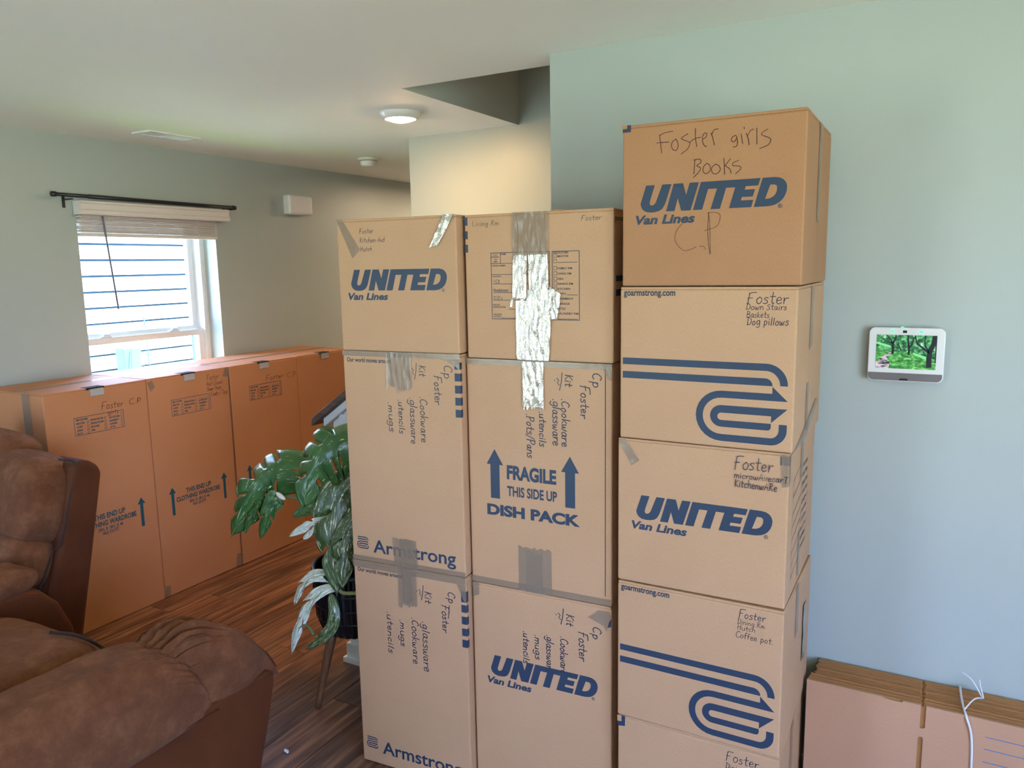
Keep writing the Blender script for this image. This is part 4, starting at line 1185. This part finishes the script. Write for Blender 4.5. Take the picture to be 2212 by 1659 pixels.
F.hand('handwriting', [('Cp', .372, z(1.405), .040, .028), ('Foster', .337, z(1.372), .088, .025), ('Kit', .284, z(1.402), .034, .024), ('.Cookware', .284, z(1.304), .144, .025), ('.glassware', .247, z(1.300), .148, .024), ('.utencils', .204, z(1.290), .108, .021), ('.mugs', .166, z(1.280), .094, .022)], .0020, 'marker_black', vert=True, seed=91)
kit_mark(F, .275, z(1.408), .0022)
F.strip('tape', -.001, .4275, z(1.424), z(1.441), 'tape', .001, 26, 4, .0007, 0, .0, 34)
F.quadtape('tape', [(.36, z(1.424)), (.427, z(1.424)), (.4275, z(1.392)), (.40, z(1.415))], 'tape', .0014, 8, .0022, 35)
F.strip('tape', .166, .258, z(1.322), z(1.44), 'tape', .0012, 14, 10, .0022, -.002, .013, 36)
F.strip('tape', -.001, .4275, z(.738), z(.754), 'tape', .001, 26, 4, .0007, 0, .0, 37)
F.strip('tape', .160, .250, z(.737), z(.832), 'tape', .0012, 14, 8, .0016, .006, .008, 38, (1, 0))
F.strip('tape', .190, .238, z(.737), z(.835), 'tape', .0032, 8, 8, .0018, .006, .006, 39, (1, 0))
t, F, S = lbox(2, 'bottom carton of the left stack, standing on the floor beside the plant', 0.0, .736)
B = 0
squares(F, S, [(.654, .690), (.615, .640), (.577, .602), (.539, .563), (.505, .527)][0:1] + [(.629, .654), (.590, .615), (.551, .577), (.514, .539)][0:0] + [(.620, .645), (.580, .606), (.541, .566), (.502, .528)])
F.text('printed_lettering', 'Our world moves around', .015, .697, .176, .0145, 'ink_dark', .020)
armstrong_small(F, .018, .056)
F.text('printed_lettering', 'Armstrong', .083, .030, .311, .062, 'ink_navy', .016)
F.hand('handwriting', [('Cp', .362, .680, .038, .027), ('Foster', .338, .632, .092, .023), ('Kit', .276, .668, .040, .024), ('.glassware', .262, .562, .172, .028), ('.Cookware', .222, .568, .160, .026), ('.mugs', .176, .552, .092, .022), ('.utencils', .126, .572, .146, .023)], .0023, 'marker_black', vert=True, seed=101)
kit_mark(F, .270, .686, .0024)
F.strokes('handwriting', [[(.365, .634), (.360, .59)]], .0024, 'marker_black')
F.strip('tape', -.001, .4275, .712, .736, 'tape', .001, 26, 4, .0009, 0, .0, 40)
F.strip('tape', .176, .246, .604, .736, 'tape', .0012, 12, 10, .0016, 0, .012, 41)
F.strip('tape', .196, .226, .62, .736, 'tape', .0030, 6, 8, .0016, .004, .01, 42)
F.quadtape('tape', [(.395, .712), (.4275, .712), (.4275, .655), (.42, .66)], 'tape', .0014, 6, .0016, 43)

# ---- wardrobe cartons along the left wall (front towards the room)
GW = 'clothing wardrobe cartons along the window wall'
def wardrobe(i, label, y0, w, prints=True):
    t, F, S = make_box('wardrobe_carton', label, 'carton', (-3.478 - .004 * (i % 2), y0, 0), PI / 2 + math.radians((0, .12, -.1, .1)[i]), w, .462, 1.168, 'kraft_orange', GW, True, 40 + i)
    L = Face(t, (0, 0, 0), (0, 1, 0), (0, 0, 1), (-1, 0, 0))
    top = Face(t, (0, 0, 1.1665), (1, 0, 0), (0, 1, 0), (0, 0, 1))
    c = .258
    b = box('hanger_bar_tab', c - .036, c + .032, -.004, .0, 1.126, 1.158, 'tab_grey', t, .0015, 1)
    box('hanger_bar_slot', c - .052, c + .036, -.0012, .05, 1.158, 1.1672, 'gap_dark', t)
    box('hanger_bar_lip', c - .040, c + .030, -.005, .02, 1.157, 1.161, 'tab_grey', t, .001, 1)
    F.strip('score_line', .0, w, .864, .868, 'kraft_orange', .0006, 20, 2, .0006, 0, 0, i)
    top.strip('tape', .0, w, .205, .255, 'tape', .0006, 16, 6, .0004, 0, 0, i + 50)
    if prints:
        fm = [frame(F, .131, .382, .9515, 1.038, .0022)]
        cx = [(.192, 4, 1.003), (.278, 4, 1.020 - .0), (.361, 5, 1.021)]
        for k in range(4): fm.append(frame(F, .193, .203, 1.003 - k * .0165, 1.013 - k * .0165, .0014))
        for k in range(4): fm.append(frame(F, .279, .289, 1.009 - k * .0165, 1.019 - k * .0165, .0014))
        for k in range(5): fm.append(frame(F, .364, .374, 1.020 - k * .0155, 1.030 - k * .0155, .0014))
        fm.append(hl(.308, .358, 1.018, .0012))
        F.polys('printed_form', fm, 'ink_teal')
        tx = [('BED ROOMS', .142, 1.021, .056, .0095), ('MASTER', .142, 1.0045, .040, .0095), ('GUEST', .142, .988, .031, .0095), ('GIRLS', .142, .9715, .028, .0095), ('BOYS', .142, .9555, .027, .0095),
              ('LIVING ROOM', .211, 1.0105, .062, .0095), ('DINING ROOM', .211, .994, .063, .0095), ('KITCHEN', .211, .9775, .041, .0095), ('DEN', .211, .961, .019, .0095),
              ('BATHROOM', .306, 1.005, .052, .0095), ('BASEMENT', .306, .9895, .050, .0095), ('GARAGE', .306, .974, .037, .0095), ('ATTIC', .306, .9585, .027, .0095)]
        F.texts('printed_lettering', tx, 'ink_teal', .03)
        for cx in (.094, .431): F.polys('printed_arrow', [arrow(cx, .578, .427, .0215, .0085, .034)], 'ink_teal')
        F.texts('printed_lettering', [('THIS END UP', .178, .5265, .163, .027), ('CLOTHING WARDROBE', .115, .4915, .284, .026), ('20\u00bd X 18\u00bd X 46', .194, .468, .130, .0165), ('10.2 CU.FT.', .215, .4475, .088, .0165)], 'ink_teal', .03)
    return t, F, L
t, F, L = wardrobe(0, 'wardrobe carton marked Foster C.P girls, nearest the brown recliner', 1.944, .517)
F.hand('handwriting', [('Foster', .270, 1.055, .112, .031), ('C.P', .415, 1.056, .066, .026), ('girls', .300, 1.026, .055, .020)], .0019, 'marker_brown', seed=111)
L.strip('tape', .10, .16, .95, 1.165, 'tape', .001, 8, 10, .001, .0, .008, 60)
t, F, L = wardrobe(1, 'wardrobe carton marked Hall Closet Down Stairs Coats / Toys under the window', 2.466, .513)
F.hand('handwriting', [('Foster', .365, 1.110, .080, .028), ('Hall Closet', .362, 1.080, .108, .020), ('Down Stairs', .364, 1.052, .096, .020), ('Coats / Toys', .388, 1.020, .112, .024)], .0017, 'marker_brown', seed=121)
F.quadtape('tape', [(.472, 1.120), (.512, 1.112), (.513, 1.162), (.490, 1.163)], 'tape', .0012, 6, .001, 61)
F.quadtape('tape', [(.001, 1.150), (.03, 1.156), (.045, 1.12), (.02, 1.10)], 'tape', .0012, 6, .001, 62)
F.quadtape('tape', [(.001, .002), (.03, .002), (.034, .06), (.004, .065)], 'tape', .0012, 6, .001, 63)
F.quadtape('tape', [(.47, .01), (.514, .004), (.514, .075), (.48, .08)], 'tape', .0012, 6, .001, 64)
t, F, L = wardrobe(2, 'wardrobe carton marked Foster C.P, partly behind the plant leaves', 2.985, .517)
F.hand('handwriting', [('Foster', .262, 1.052, .136, .028), ('C.P', .432, 1.046, .072, .030)], .0019, 'marker_brown', seed=131)
t, F, L = wardrobe(3, 'farthest wardrobe carton with no writing, beside the stair rail', 3.508, .513, False)

# ================================================================== flattened cartons tied in a bundle
def build_bundle():
    t = thing('flattened_carton_bundle', 'strapped bundle of flattened cartons leaning on wall below touch panel', 'flattened cartons', (-.285, 2.312, 0))
    rnd = random.Random(8)
    n, th = 19, .0082
    for i in range(n):
        dx = rnd.uniform(-.006, .008) + i * .0008
        h = .449 + rnd.uniform(-.003, .004)
        y = i * th
        def slot(x, z0, z1, w=.0065):
            return [(x - w, z0), (x + w, z0), (x + w, z1), (x - w, z1)]
        if i == 0:
            out = [(-.004, .002), (1.05, .002), (1.05, h)] + [(.307 + .0065, h), (.307 + .0065, h - .066), (.3045 + .004, h - .070), (.3015, h - .070), (.3005, h - .066), (.3005, h)] + [(.255, h), (.252, h - .006), (.222, h - .007), (.205, h - .002), (.196, h), (-.004, h)]
            hole = [(.2975, .02), (.3105, .02), (.3105, .352), (.308, .357), (.300, .357), (.2975, .352)]
            prism('carton_sheet', [out, hole], th * .86, 'kraft_pink', t, 'xz', y)
        else:
            out = [(dx, .002), (1.05, .002), (1.05, h), (.3105, h), (.3105, h - .060), (.2995, h - .060), (.2995, h), (.735, h)]
            out = [(dx, .002), (1.05, .002), (1.05, h), (.60 + rnd.uniform(-.004, .004), h), (.60, h - .006), (.592, h - .006), (.592, h), (.309 + rnd.uniform(-.003, .003), h), (.307, h - .005), (.302, h - .005), (.299 + rnd.uniform(-.003, .003), h), (dx, h)]
            prism('carton_sheet', [out], th * .86, 'kraft_edge' if i else 'kraft_pink', t, 'xz', y)
    F = Face(t, (0, 0, 0), (1, 0, 0), (0, 0, 1), (0, -1, 0))
    def P(u, v): return (u, v)
    F.polys('printed_line', [hl(.458, .80, .402, .002), hl(.457, .585, .366, .002), hl(.456, .70, .328, .002)], 'ink_blue')
    F.text('printed_lettering', 'S', .588, .335, .026, .035, 'ink_blue', .03)
    Dp = n * th
    tube('strap', [(.425, -.004, .0), (.432, -.004, .2), (.428, -.004, .38), (.412, -.004, .448), (.405, .03, .456), (.40, Dp * .6, .457), (.398, Dp, .455)], .0032, 'strap_white', t, 8, 5)
    tube('strap_end', [(.405, .02, .457), (.43, .06, .475), (.455, .11, .458)], .0022, 'strap_white', t, 6, 5)
    tube('strap_end', [(.452, .112, .458), (.425, .12, .50), (.398, .13, .515)], (.0022, .001), 'strap_white', t, 6, 5)
    tube('strap_end', [(.455, .11, .459), (.447, .115, .485), (.443, .125, .505)], (.0022, .001), 'strap_white', t, 6, 5)
    # corrugated tear on the front sheet
    F.quadtape('torn_corner', [(.196, .449), (.256, .449), (.250, .441), (.205, .4445)], 'kraft', .0006, 6, .0008, 3)
build_bundle()

# ================================================================== seating
def blob(name, c, r, e, mat, parent=None, n=64, m=40, fn=None, wr=None, rot=None):
    """superellipsoid cushion; e = (vertical exponent, plan exponent); fn bends a point; wr(p, nrm) gives wrinkle height"""
    def sp(v, ex): return math.copysign(abs(v) ** ex, v)
    vs, fs = [], []
    for j in range(m + 1):
        ph = -PI / 2 + PI * j / m
        for i in range(n):
            th = 2 * PI * i / n
            vs.append(Vector((r[0] * sp(math.cos(ph), e[0]) * sp(math.cos(th), e[1]), r[1] * sp(math.cos(ph), e[0]) * sp(math.sin(th), e[1]), r[2] * sp(math.sin(ph), e[0]))))
    for j in range(m):
        for i in range(n):
            k = (i + 1) % n
            fs.append((j * n + i, j * n + k, (j + 1) * n + k, (j + 1) * n + i))
    R = Matrix.Rotation(rot[1], 3, rot[0]) if rot else Matrix.Identity(3)
    if fn: vs = [fn(v) for v in vs]
    if wr:
        out = []
        for v in vs:
            nn = Vector((v.x / r[0] ** 2, v.y / r[1] ** 2, v.z / r[2] ** 2))
            if nn.length < 1e-6: nn = Vector((0, 0, 1))
            nn.normalize()
            out.append(v + nn * wr(v))
        vs = out
    vs = [R @ v + Vector(c) for v in vs]
    o = mesh_obj(name, vs, fs, mat, parent, True)
    bm = bmesh.new(); bm.from_mesh(o.data)
    bmesh.ops.remove_doubles(bm, verts=bm.verts, dist=1e-5)
    bmesh.ops.recalc_face_normals(bm, faces=bm.faces)
    bm.to_mesh(o.data); bm.free(); o.data.shade_smooth()
    return o
def ridged(p, f=1.0): return 1 - abs(noise.noise(p * f)) * 2

def build_near_recliner():
    t = thing('recliner_sofa', 'brown suede sofa with padded rolled arm, nearest in lower left corner', 'sofa', (-2.0, 1.2, 0))
    ox, oy = -2.0, 1.2
    def L(y, z): return (y - oy, z)
    # outer arm panel
    prism('arm_panel', [[L(.30, .03), L(1.655, .03), L(1.70, .17), L(1.735, .30), L(1.742, .345), L(1.72, .362), L(.30, .362)]], -.25, 'brown_smooth', t, 'yz', -1.915 - ox, .010)
    def loft(name, ys, sect, n=72):
        vs, fs = [], []
        for y in ys:
            for k in range(n + 1):
                th = PI * k / n
                x, z = sect(y, th)
                vs.append((x - ox, y - oy, z))
        m = n + 1
        for a in range(len(ys) - 1):
            for k in range(n): fs.append((a * m + k, a * m + k + 1, (a + 1) * m + k + 1, (a + 1) * m + k))
            fs.append((a * m + n, a * m, (a + 1) * m, (a + 1) * m + n))
        fs.append(tuple(range(m))[::-1]); fs.append(tuple((len(ys) - 1) * m + k for k in range(m)))
        bm = bmesh.new(); B = [bm.verts.new(v) for v in vs]
        for f in fs: bm.faces.new([B[q] for q in f])
        return bm_obj(name, bm, 'brown_microfibre', t, True)
    def sg(v, e): return math.copysign(abs(v) ** e, v)
    def ss(a, b, v): v = max(0, min(1, (v - a) / (b - a))); return v * v * (3 - 2 * v)
    def front_top(y):
        P = [(1.15, .40), (1.26, .50), (1.33, .556), (1.39, .590), (1.45, .606), (1.50, .604), (1.55, .588), (1.60, .560), (1.65, .530), (1.70, .487), (1.74, .440), (1.77, .392), (1.788, .345), (1.795, .31)]
        for (a, b), (c, d) in zip(P, P[1:]):
            if y <= c: return b + (d - b) * (y - a) / (c - a)
        return P[-1][1]
    def sec_front(y, th):
        sh = ss(1.60, 1.80, y)
        rx = .116 + .016 * ss(1.42, 1.54, y) - .032 * sh
        xc = -2.062 + .014 * ss(1.42, 1.54, y)
        h = max(front_top(y) - .30, .004)
        fold = ridged(Vector((th * 7.5 + .7 * noise.noise(Vector((y * 7, th * 2, 2))), y * 2.4, 4.2)))
        g = .024 * (1 - ss(1.40, 1.70, y)) * (fold - .6)
        wv = .004 * noise.noise(Vector((th * 5, y * 9, 3))) + .0022 * noise.noise(Vector((th * 16, y * 14, 7))) + .0011 * noise.noise(Vector((th * 40, y * 30, 9)))
        r = 1 + (g + wv) / .16 * math.sin(th) ** .5
        b = .022 * math.sin(min(th * 1.6, PI)) * (1 - sh)
        return xc + rx * sg(math.cos(th), .72) * (.97 + .03 * r) + (b - .016 * (1 - ss(.03, .20, th))) * (1 if th < PI / 2 else 0) * max(0, math.cos(th)) ** .4, .30 + h * math.sin(th) ** .80 * r
    loft('arm_front', [1.15 + .645 * k / 90 for k in range(91)], sec_front, 90)
    def sec_pad(y, th):
        v = max(0.0, min(1.0, (y - 1.16) / .335))
        e = (1 - v ** 2.4) ** (1 / 2.4)
        h = .285 * (.02 + .98 * e) * (1 + .012 * noise.noise(Vector((y * 3, 0, 0))))
        rx = .139 * (.80 + .20 * e) + .004
        fold = ridged(Vector((th * 8.0 + .5 * noise.noise(Vector((y * 9, th, 5))), y * 2.2, 8.1)))
        g = .020 * ss(1.26, 1.44, y) * (fold - .6)
        low = max(0, math.cos(th))
        pull = .006 * low * noise.noise(Vector((y * 22 + th * 6, th * 2, 1.3))) * ss(0.0, .7, math.sin(th))
        wv = .005 * noise.noise(Vector((th * 3, y * 5, 11))) + .0025 * noise.noise(Vector((th * 12, y * 12, 13))) + .0012 * noise.noise(Vector((th * 36, y * 34, 15)))
        r = 1 + (g + wv) / .17 * math.sin(th) ** .5
        b = .034 * math.sin(min(th * 1.5, PI)) * e
        return -2.048 + rx * sg(math.cos(th), .74) + (b + pull) * (max(0, math.cos(th)) ** .5), .335 + h * math.sin(th) ** .78 * r
    loft('arm_pad', [.22 + 1.275 * k / 150 for k in range(151)], sec_pad, 90)
    tube('arm_seam', [(-1.9125 - ox, .40 - oy, .343), (-1.9115 - ox, .9 - oy, .345), (-1.9115 - ox, 1.3 - oy, .343), (-1.9125 - ox, 1.505 - oy, .338)], .0030, 'brown_smooth', t, 6, 6)
    # stitched seam round the front of the arm
    pts = []
    for k in range(14):
        y = 1.792 - .16 * (k / 13) ** 1.6
        h = max(front_top(y) - .30, .004)
        pts.append((-1.968 - .03 * k / 13 - ox, y + .002 - oy, .30 + h * (.80 + .02 * k / 13) + .004))
    tube('front_seam', pts, .0042, 'brown_smooth', t, 8, 5)
    # seat, back and body
    box('base', -2.78 - ox, -2.12 - ox, .30 - oy, 1.33 - oy, .04, .36, 'brown_smooth', t, .03, 3)
    def wr_seat(v): return .006 * noise.noise(Vector((v.x * 10, v.y * 14, v.z * 12))) + .002 * noise.noise(Vector((v.x * 40, v.y * 50, v.z * 40)))
    blob('seat_cushion', (-2.46 - ox, .98 - oy, .455), (.285, .385, .150), (.55, .35), 'brown_microfibre', t, 80, 48, None, wr_seat)
    tube('seat_piping', [(-2.36 - ox, 1.265 - oy, .602), (-2.29 - ox, 1.305 - oy, .588), (-2.24 - ox, 1.345 - oy, .545), (-2.215 - ox, 1.37 - oy, .485), (-2.21 - ox, 1.375 - oy, .40)], .006, 'piping_grey', t, 8, 6)
    blob('back_cushion', (-2.40 - ox, .40 - oy, .72), (.36, .17, .30), (.5, .5), 'brown_microfibre', t, 60, 40, None, wr_seat)
    box('back_panel', -2.76 - ox, -2.05 - ox, .18 - oy, .32 - oy, .05, .86, 'brown_smooth', t, .04, 3)
build_near_recliner()

def build_far_recliner():
    ox, oy = -3.0, 1.5
    t = thing('recliner_chair', 'brown suede recliner chair with tall puffy back, in front of wardrobe carton', 'recliner', (ox, oy, 0))
    def L(y, z): return (y - oy, z)
    # rear shell of the back seen from the side
    prism('back_shell', [[L(1.62, .10), L(1.690, .14), L(1.775, .52), L(1.858, .90), L(1.842, .935), L(1.80, .965), L(1.735, .955), L(1.66, .66), L(1.57, .42), L(1.52, .10)]], -.70, 'brown_smooth', t, 'yz', -2.95 - ox, .02)
    def wr(v):
        e = abs(v.x) / .33
        return .010 * max(0, e - .55) * ridged(Vector((v.x * 3, v.y * 3, v.z * 26))) + .006 * noise.noise(Vector((v.x * 9, v.y * 9, v.z * 12))) + .0018 * noise.noise(Vector((v.x * 36, v.y * 36, v.z * 50)))
    tilt = ('X', math.radians(-15))
    blob('back_cushion', (-3.285 - ox, 1.655 - oy, .815), (.315, .125, .195), (.6, .45), 'brown_microfibre', t, 84, 56, None, wr, tilt)
    blob('head_cushion', (-3.44 - ox, 1.70 - oy, .985), (.23, .105, .085), (.75, .5), 'brown_microfibre', t, 64, 40, None, wr, tilt)
    blob('lumbar_cushion', (-3.26 - ox, 1.56 - oy, .60), (.29, .11, .13), (.6, .45), 'brown_microfibre', t, 64, 40, None, wr, tilt)
    tube('piping', [(-2.975 - ox, 1.70 - oy, .985), (-2.955 - ox, 1.755 - oy, .955), (-2.955 - ox, 1.725 - oy, .86), (-2.952 - ox, 1.69 - oy, .75), (-2.955 - ox, 1.658 - oy, .655), (-2.975 - ox, 1.64 - oy, .63), (-2.965 - ox, 1.60 - oy, .56), (-2.97 - ox, 1.55 - oy, .46)], .0042, 'piping_grey', t, 8, 6)
    prism('arm_panel', [[L(.95, .05), L(1.598, .05), L(1.606, .285), L(1.592, .386), L(1.55, .492), L(1.49, .560), L(1.43, .582), L(1.34, .592), L(.95, .592)]], -.17, 'brown_smooth', t, 'yz', -2.80 - ox, .022)
    def wr2(v): return .008 * ridged(Vector((v.x * 5, v.y * 16, v.z * 5))) * max(0, (v.y) / .25) + .003 * noise.noise(Vector((v.x * 20, v.y * 20, v.z * 20)))
    blob('arm_pad', (-2.89 - ox, 1.20 - oy, .612), (.095, .30, .058), (.7, .5), 'brown_microfibre', t, 70, 40, None, wr2)
    blob('seat_cushion', (-3.27 - ox, 1.25 - oy, .40), (.29, .33, .13), (.5, .35), 'brown_microfibre', t, 60, 40, None, wr)
    box('base', -3.60 - ox, -2.97 - ox, .95 - oy, 1.58 - oy, .05, .32, 'brown_smooth', t, .03, 3)
build_far_recliner()

# ================================================================== plant in ribbed pot on a stand
PX, PY = -1.91, 2.175
def build_plant():
    pt = thing('plant_pot', 'black ribbed pot on splayed wooden legs beside left stack', 'plant pot', (PX, PY, 0))
    prof = [(.0001, .325), (.105, .325), (.128, .334), (.146, .36), (.157, .40), (.163, .46), (.165, .505), (.165, .53)]
    lathe('pot_body', prof + [(.158, .53), (.150, .50), (.0001, .495)], 'pot_black', pt, 120, None, False, 4, .0022)
    lathe('rim', [(.157, .572), (.168, .572), (.170, .580), (.168, .588), (.157, .588), (.155, .580), (.157, .572)], 'pot_black', pt, 80)
    me = None
    for i in range(60):
        a = 2 * PI * i / 60
        if me is None:
            o = box('rim_slat', -.004, .004, -.0042, .0042, .528, .574, 'pot_black', pt, .0012, 1); me = o.data
        else:
            o = bpy.data.objects.new('rim_slat', me); COL.objects.link(o); o.parent = pt
        o.location = (.1625 * math.cos(a), .1625 * math.sin(a), 0); o.rotation_euler = (0, 0, a)
    for zz, rr in ((.40, .1605), (.452, .1655), (.51, .168)):
        lathe('rib_band', [(rr - .006, zz - .003), (rr, zz - .002), (rr, zz + .002), (rr - .006, zz + .003)], 'pot_black', pt, 80)
    lathe('soil', [(.0001, .535), (.10, .532), (.154, .527), (.154, .50), (.0001, .50)], 'soil', pt, 40)
    for k in range(3):
        a = math.radians(217 + 120 * k)
        d = Vector((math.cos(a), math.sin(a), 0))
        tube('leg', [d * .098 + Vector((0, 0, .33)), d * .138 + Vector((0, 0, .165)), d * .176 + Vector((0, 0, .0015))], (.0205, .0115), 'leg_wood', pt, 14, 3)
    p = thing('monstera_plant', 'variegated monstera with split leaves spilling from black pot', 'plant', (PX, PY, .53))
    O = Vector((PX, PY, .53))
    def leaf(B, Mid, T, nrm, W, mat, slits=(.3, .48, .64, .8), seed=0, fold=.25, heart=.18, nt=56, ns=12):
        """split leaf along the midrib B-Mid-T; nrm: way its upper face looks"""
        B, Mid, T, nrm = (Vector(v) for v in (B, Mid, T, nrm))
        B -= O; Mid -= O; T -= O
        rnd = random.Random(seed)
        vs, fs, uv = [], [], []
        Ln = (Mid - B).length + (T - Mid).length
        cuts = [0.02] + [s + rnd.uniform(-.02, .02) for s in slits] + [1.0]
        idx = {}
        def mid(t): return B * (1 - t) ** 2 + Mid * (2 * t * (1 - t)) + T * t * t
        def tan(t): return ((Mid - B) * (1 - t) + (T - Mid) * t).normalized()
        for a in range(nt + 1):
            t = a / nt
            w = W * (math.sin(PI * min(1, t * .93 + .10)) ** .62) * (1.05 - .30 * t) + .004
            if t > .97: w *= .6
            fk = max(i for i in range(len(cuts)) if cuts[i] <= max(t, .02))
            fk = min(fk, len(cuts) - 2)
            f = (t - cuts[fk]) / (cuts[fk + 1] - cuts[fk])
            f = max(0.0, min(1.0, f))
            c = mid(t); tg = tan(t)
            sd = tg.cross(nrm).normalized(); up = sd.cross(tg).normalized()
            for b in range(-ns, ns + 1):
                s = b / ns; q = abs(s)
                rd = 1 - .34 * abs(2 * f - 1) ** 4 if 0 < fk < len(cuts) - 1 else 1
                ww = w * (rd if q > .35 else 1)
                adv = (q ** 1.4) * Ln * .15 - heart * Ln * (q ** .9) * max(0, 1 - t / .22)
                lift = fold * abs(s) * w * .6 - (q ** 2) * w * (.55 + .25 * math.sin(fk * 2.3 + seed + (1 if s > 0 else 0)))
                p = c + sd * (s * ww) + tg * adv + up * lift
                p += up * (.006 * noise.noise(Vector((t * 5, s * 3, seed))))
                idx[(a, b)] = len(vs); vs.append(p); uv.append((s * .5 + .5, t))
        for a in range(nt):
            t = (a + .5) / nt
            for b in range(-ns, ns):
                q = abs((b + .5) / ns)
                cut = False
                for c in cuts[1:-1]:
                    if q > .34 and abs(t - c) < .004 + .022 * (q - .3): cut = True
                if not cut: fs.append((idx[(a, b)], idx[(a + 1, b)], idx[(a + 1, b + 1)], idx[(a, b + 1)]))
        used = sorted({i for f in fs for i in f}); rm = {k: i for i, k in enumerate(used)}
        me = bpy.data.meshes.new('leaf')
        me.from_pydata([tuple(vs[k]) for k in used], [], [tuple(rm[i] for i in f) for f in fs])
        ul = me.uv_layers.new(name='UVMap')
        for lp in me.loops: ul.data[lp.index].uv = uv[used[lp.vertex_index]]
        o = wrap('leaf', me, mat, p_obj, True)
        sm = o.modifiers.new('thickness', 'SOLIDIFY'); sm.thickness = .0012
        return o
    p_obj = p
    from_cam = Vector((.66, -.70, .25))
    LEAVES(leaf, from_cam)
    def st(pts, r, m='stem_green'): tube('stem', [Vector(q) - O for q in pts], r, m, p, 9, 6)
    STEMS(st, p, O)
def LEAVES(leaf, cam):
    # big drooping leaf reaching left over the wardrobe cartons
    leaf((-2.160, 2.12, .935), (-2.300, 2.12, .955), (-2.410, 2.05, .700), (.50, -.66, .56), .112, 'leaf_green', (.24, .40, .56, .72, .86), 3, .1, .42)
    leaf((-2.235, 2.09, .850), (-2.245, 2.075, .79), (-2.285, 2.06, .676), (.62, -.74, .2), .028, 'leaf_green', (.6,), 5, .1, .1)
    leaf((-2.30, 2.08, .800), (-2.345, 2.07, .755), (-2.370, 2.06, .680), (.62, -.74, .2), .010, 'leaf_green', (.5,), 22, .1, .1)
    leaf((-2.226, 2.10, .838), (-2.222, 2.09, .81), (-2.205, 2.08, .785), (.62, -.74, .2), .020, 'leaf_green', (.7,), 21, .1, .1)
    # broad leaf at upper right, half behind the cartons
    leaf((-1.814, 2.10, 1.107), (-1.960, 2.07, 1.085), (-2.000, 2.02, .880), (.45, -.66, .62), .115, 'leaf_green', (.28, .45, .62, .80), 7, .1, .25)
    leaf((-1.86, 2.22, .99), (-2.00, 2.24, 1.02), (-2.10, 2.25, 1.065), (.35, -.85, .35), .050, 'leaf_green', (.3, .5, .7), 9, .2, .2)
    # dark leaves in the middle, hanging towards the pot
    leaf((-1.815, 2.12, .935), (-1.925, 2.08, .900), (-1.850, 1.995, .600), (.62, -.76, .15), .092, 'leaf_mottled', (.5, .75), 11, .1, .2)
    leaf((-1.787, 2.06, .811), (-1.830, 2.03, .764), (-1.815, 1.99, .60), (.6, -.75, .2), .055, 'leaf_mottled', (.45, .7), 12, .1, .2)
    # small leaves pointing left
    leaf((-1.955, 2.09, .785), (-2.01, 2.08, .845), (-2.085, 2.06, .787), (.5, -.62, .60), .030, 'leaf_green', (.6,), 13, .2, .1)
    leaf((-1.930, 2.07, .790), (-2.00, 2.06, .775), (-2.080, 2.03, .720), (.5, -.55, .65), .020, 'leaf_pale', (.5,), 14, .2, .1)
    leaf((-1.945, 2.07, .775), (-1.98, 2.05, .755), (-2.020, 2.03, .716), (.5, -.55, .65), .013, 'leaf_pale', (.6,), 15, .2, .1)
    # pale leaves drooping over the rim
    leaf((-1.877, 2.03, .575), (-1.985, 1.99, .620), (-2.040, 1.985, .492), (.35, -.5, .80), .026, 'leaf_pale', (.7,), 16, .2, .1)
    leaf((-1.856, 2.02, .556), (-1.96, 1.95, .555), (-2.022, 1.94, .338), (.35, -.6, .75), .026, 'leaf_pale', (.45, .7), 17, .2, .1)
    leaf((-1.872, 1.985, .535), (-1.80, 1.95, .44), (-1.935, 1.94, .345), (.62, -.74, .2), .022, 'leaf_mottled', (.8,), 18, .1, .1)
    leaf((-1.890, 2.05, .555), (-1.905, 2.045, .585), (-1.922, 2.04, .622), (.62, -.74, .2), .022, 'leaf_green', (.7,), 19, .1, .1)
def STEMS(st, p, O):
    st([(-1.86, 2.11, .53), (-1.905, 2.085, .63), (-1.977, 2.08, .723), (-2.028, 2.09, .788), (-2.094, 2.10, .822), (-2.185, 2.10, .832)], (.0075, .0045), 'stem_green')
    st([(-1.88, 2.14, .53), (-1.94, 2.13, .74), (-1.99, 2.13, .85), (-2.058, 2.13, .890), (-2.105, 2.12, .918), (-2.165, 2.12, .926)], (.008, .0055), 'stem_green')
    st([(-1.85, 2.15, .53), (-1.82, 2.14, .80), (-1.81, 2.12, 1.02), (-1.814, 2.10, 1.107)], (.009, .006), 'stem_green')
    st([(-1.84, 2.12, .53), (-1.82, 2.12, .75), (-1.815, 2.12, .935)], (.008, .005), 'stem_green')
    st([(-1.80, 2.05, .53), (-1.85, 2.02, .535), (-1.872, 2.03, .57), (-1.88, 2.05, .64), (-1.87, 2.05, .70)], (.008, .005), 'stem_pale')
    st([(-1.83, 2.16, .53), (-1.83, 2.19, .80), (-1.86, 2.22, .99)], (.008, .005), 'stem_green')
    blob('new_shoot', Vector((-2.201, 2.09, .832)) - O, (.026, .009, .010), (1, 1), 'bud_white', p, 20, 14, None, None, ('Y', math.radians(25)))
    st([(-2.00, 1.945, .395), (-1.975, 1.95, .410), (-1.948, 1.95, .404), (-1.928, 1.945, .386)], (.0025, .0055), 'stem_green')
build_plant()

# ---------------- bit of packing foam on the floor
def build_peanut():
    pts = [(-.009, .004, .005), (-.002, -.002, .006), (.004, .001, .006), (.010, -.005, .005)]
    o = tube('packing_peanut', pts, .0048, 'foam_white', None, 10, 5)
    o.location = (-1.95, 1.80, 0)
    tag(o, 'tiny white foam scrap lying on the wood floor', 'foam scrap')
build_peanut()
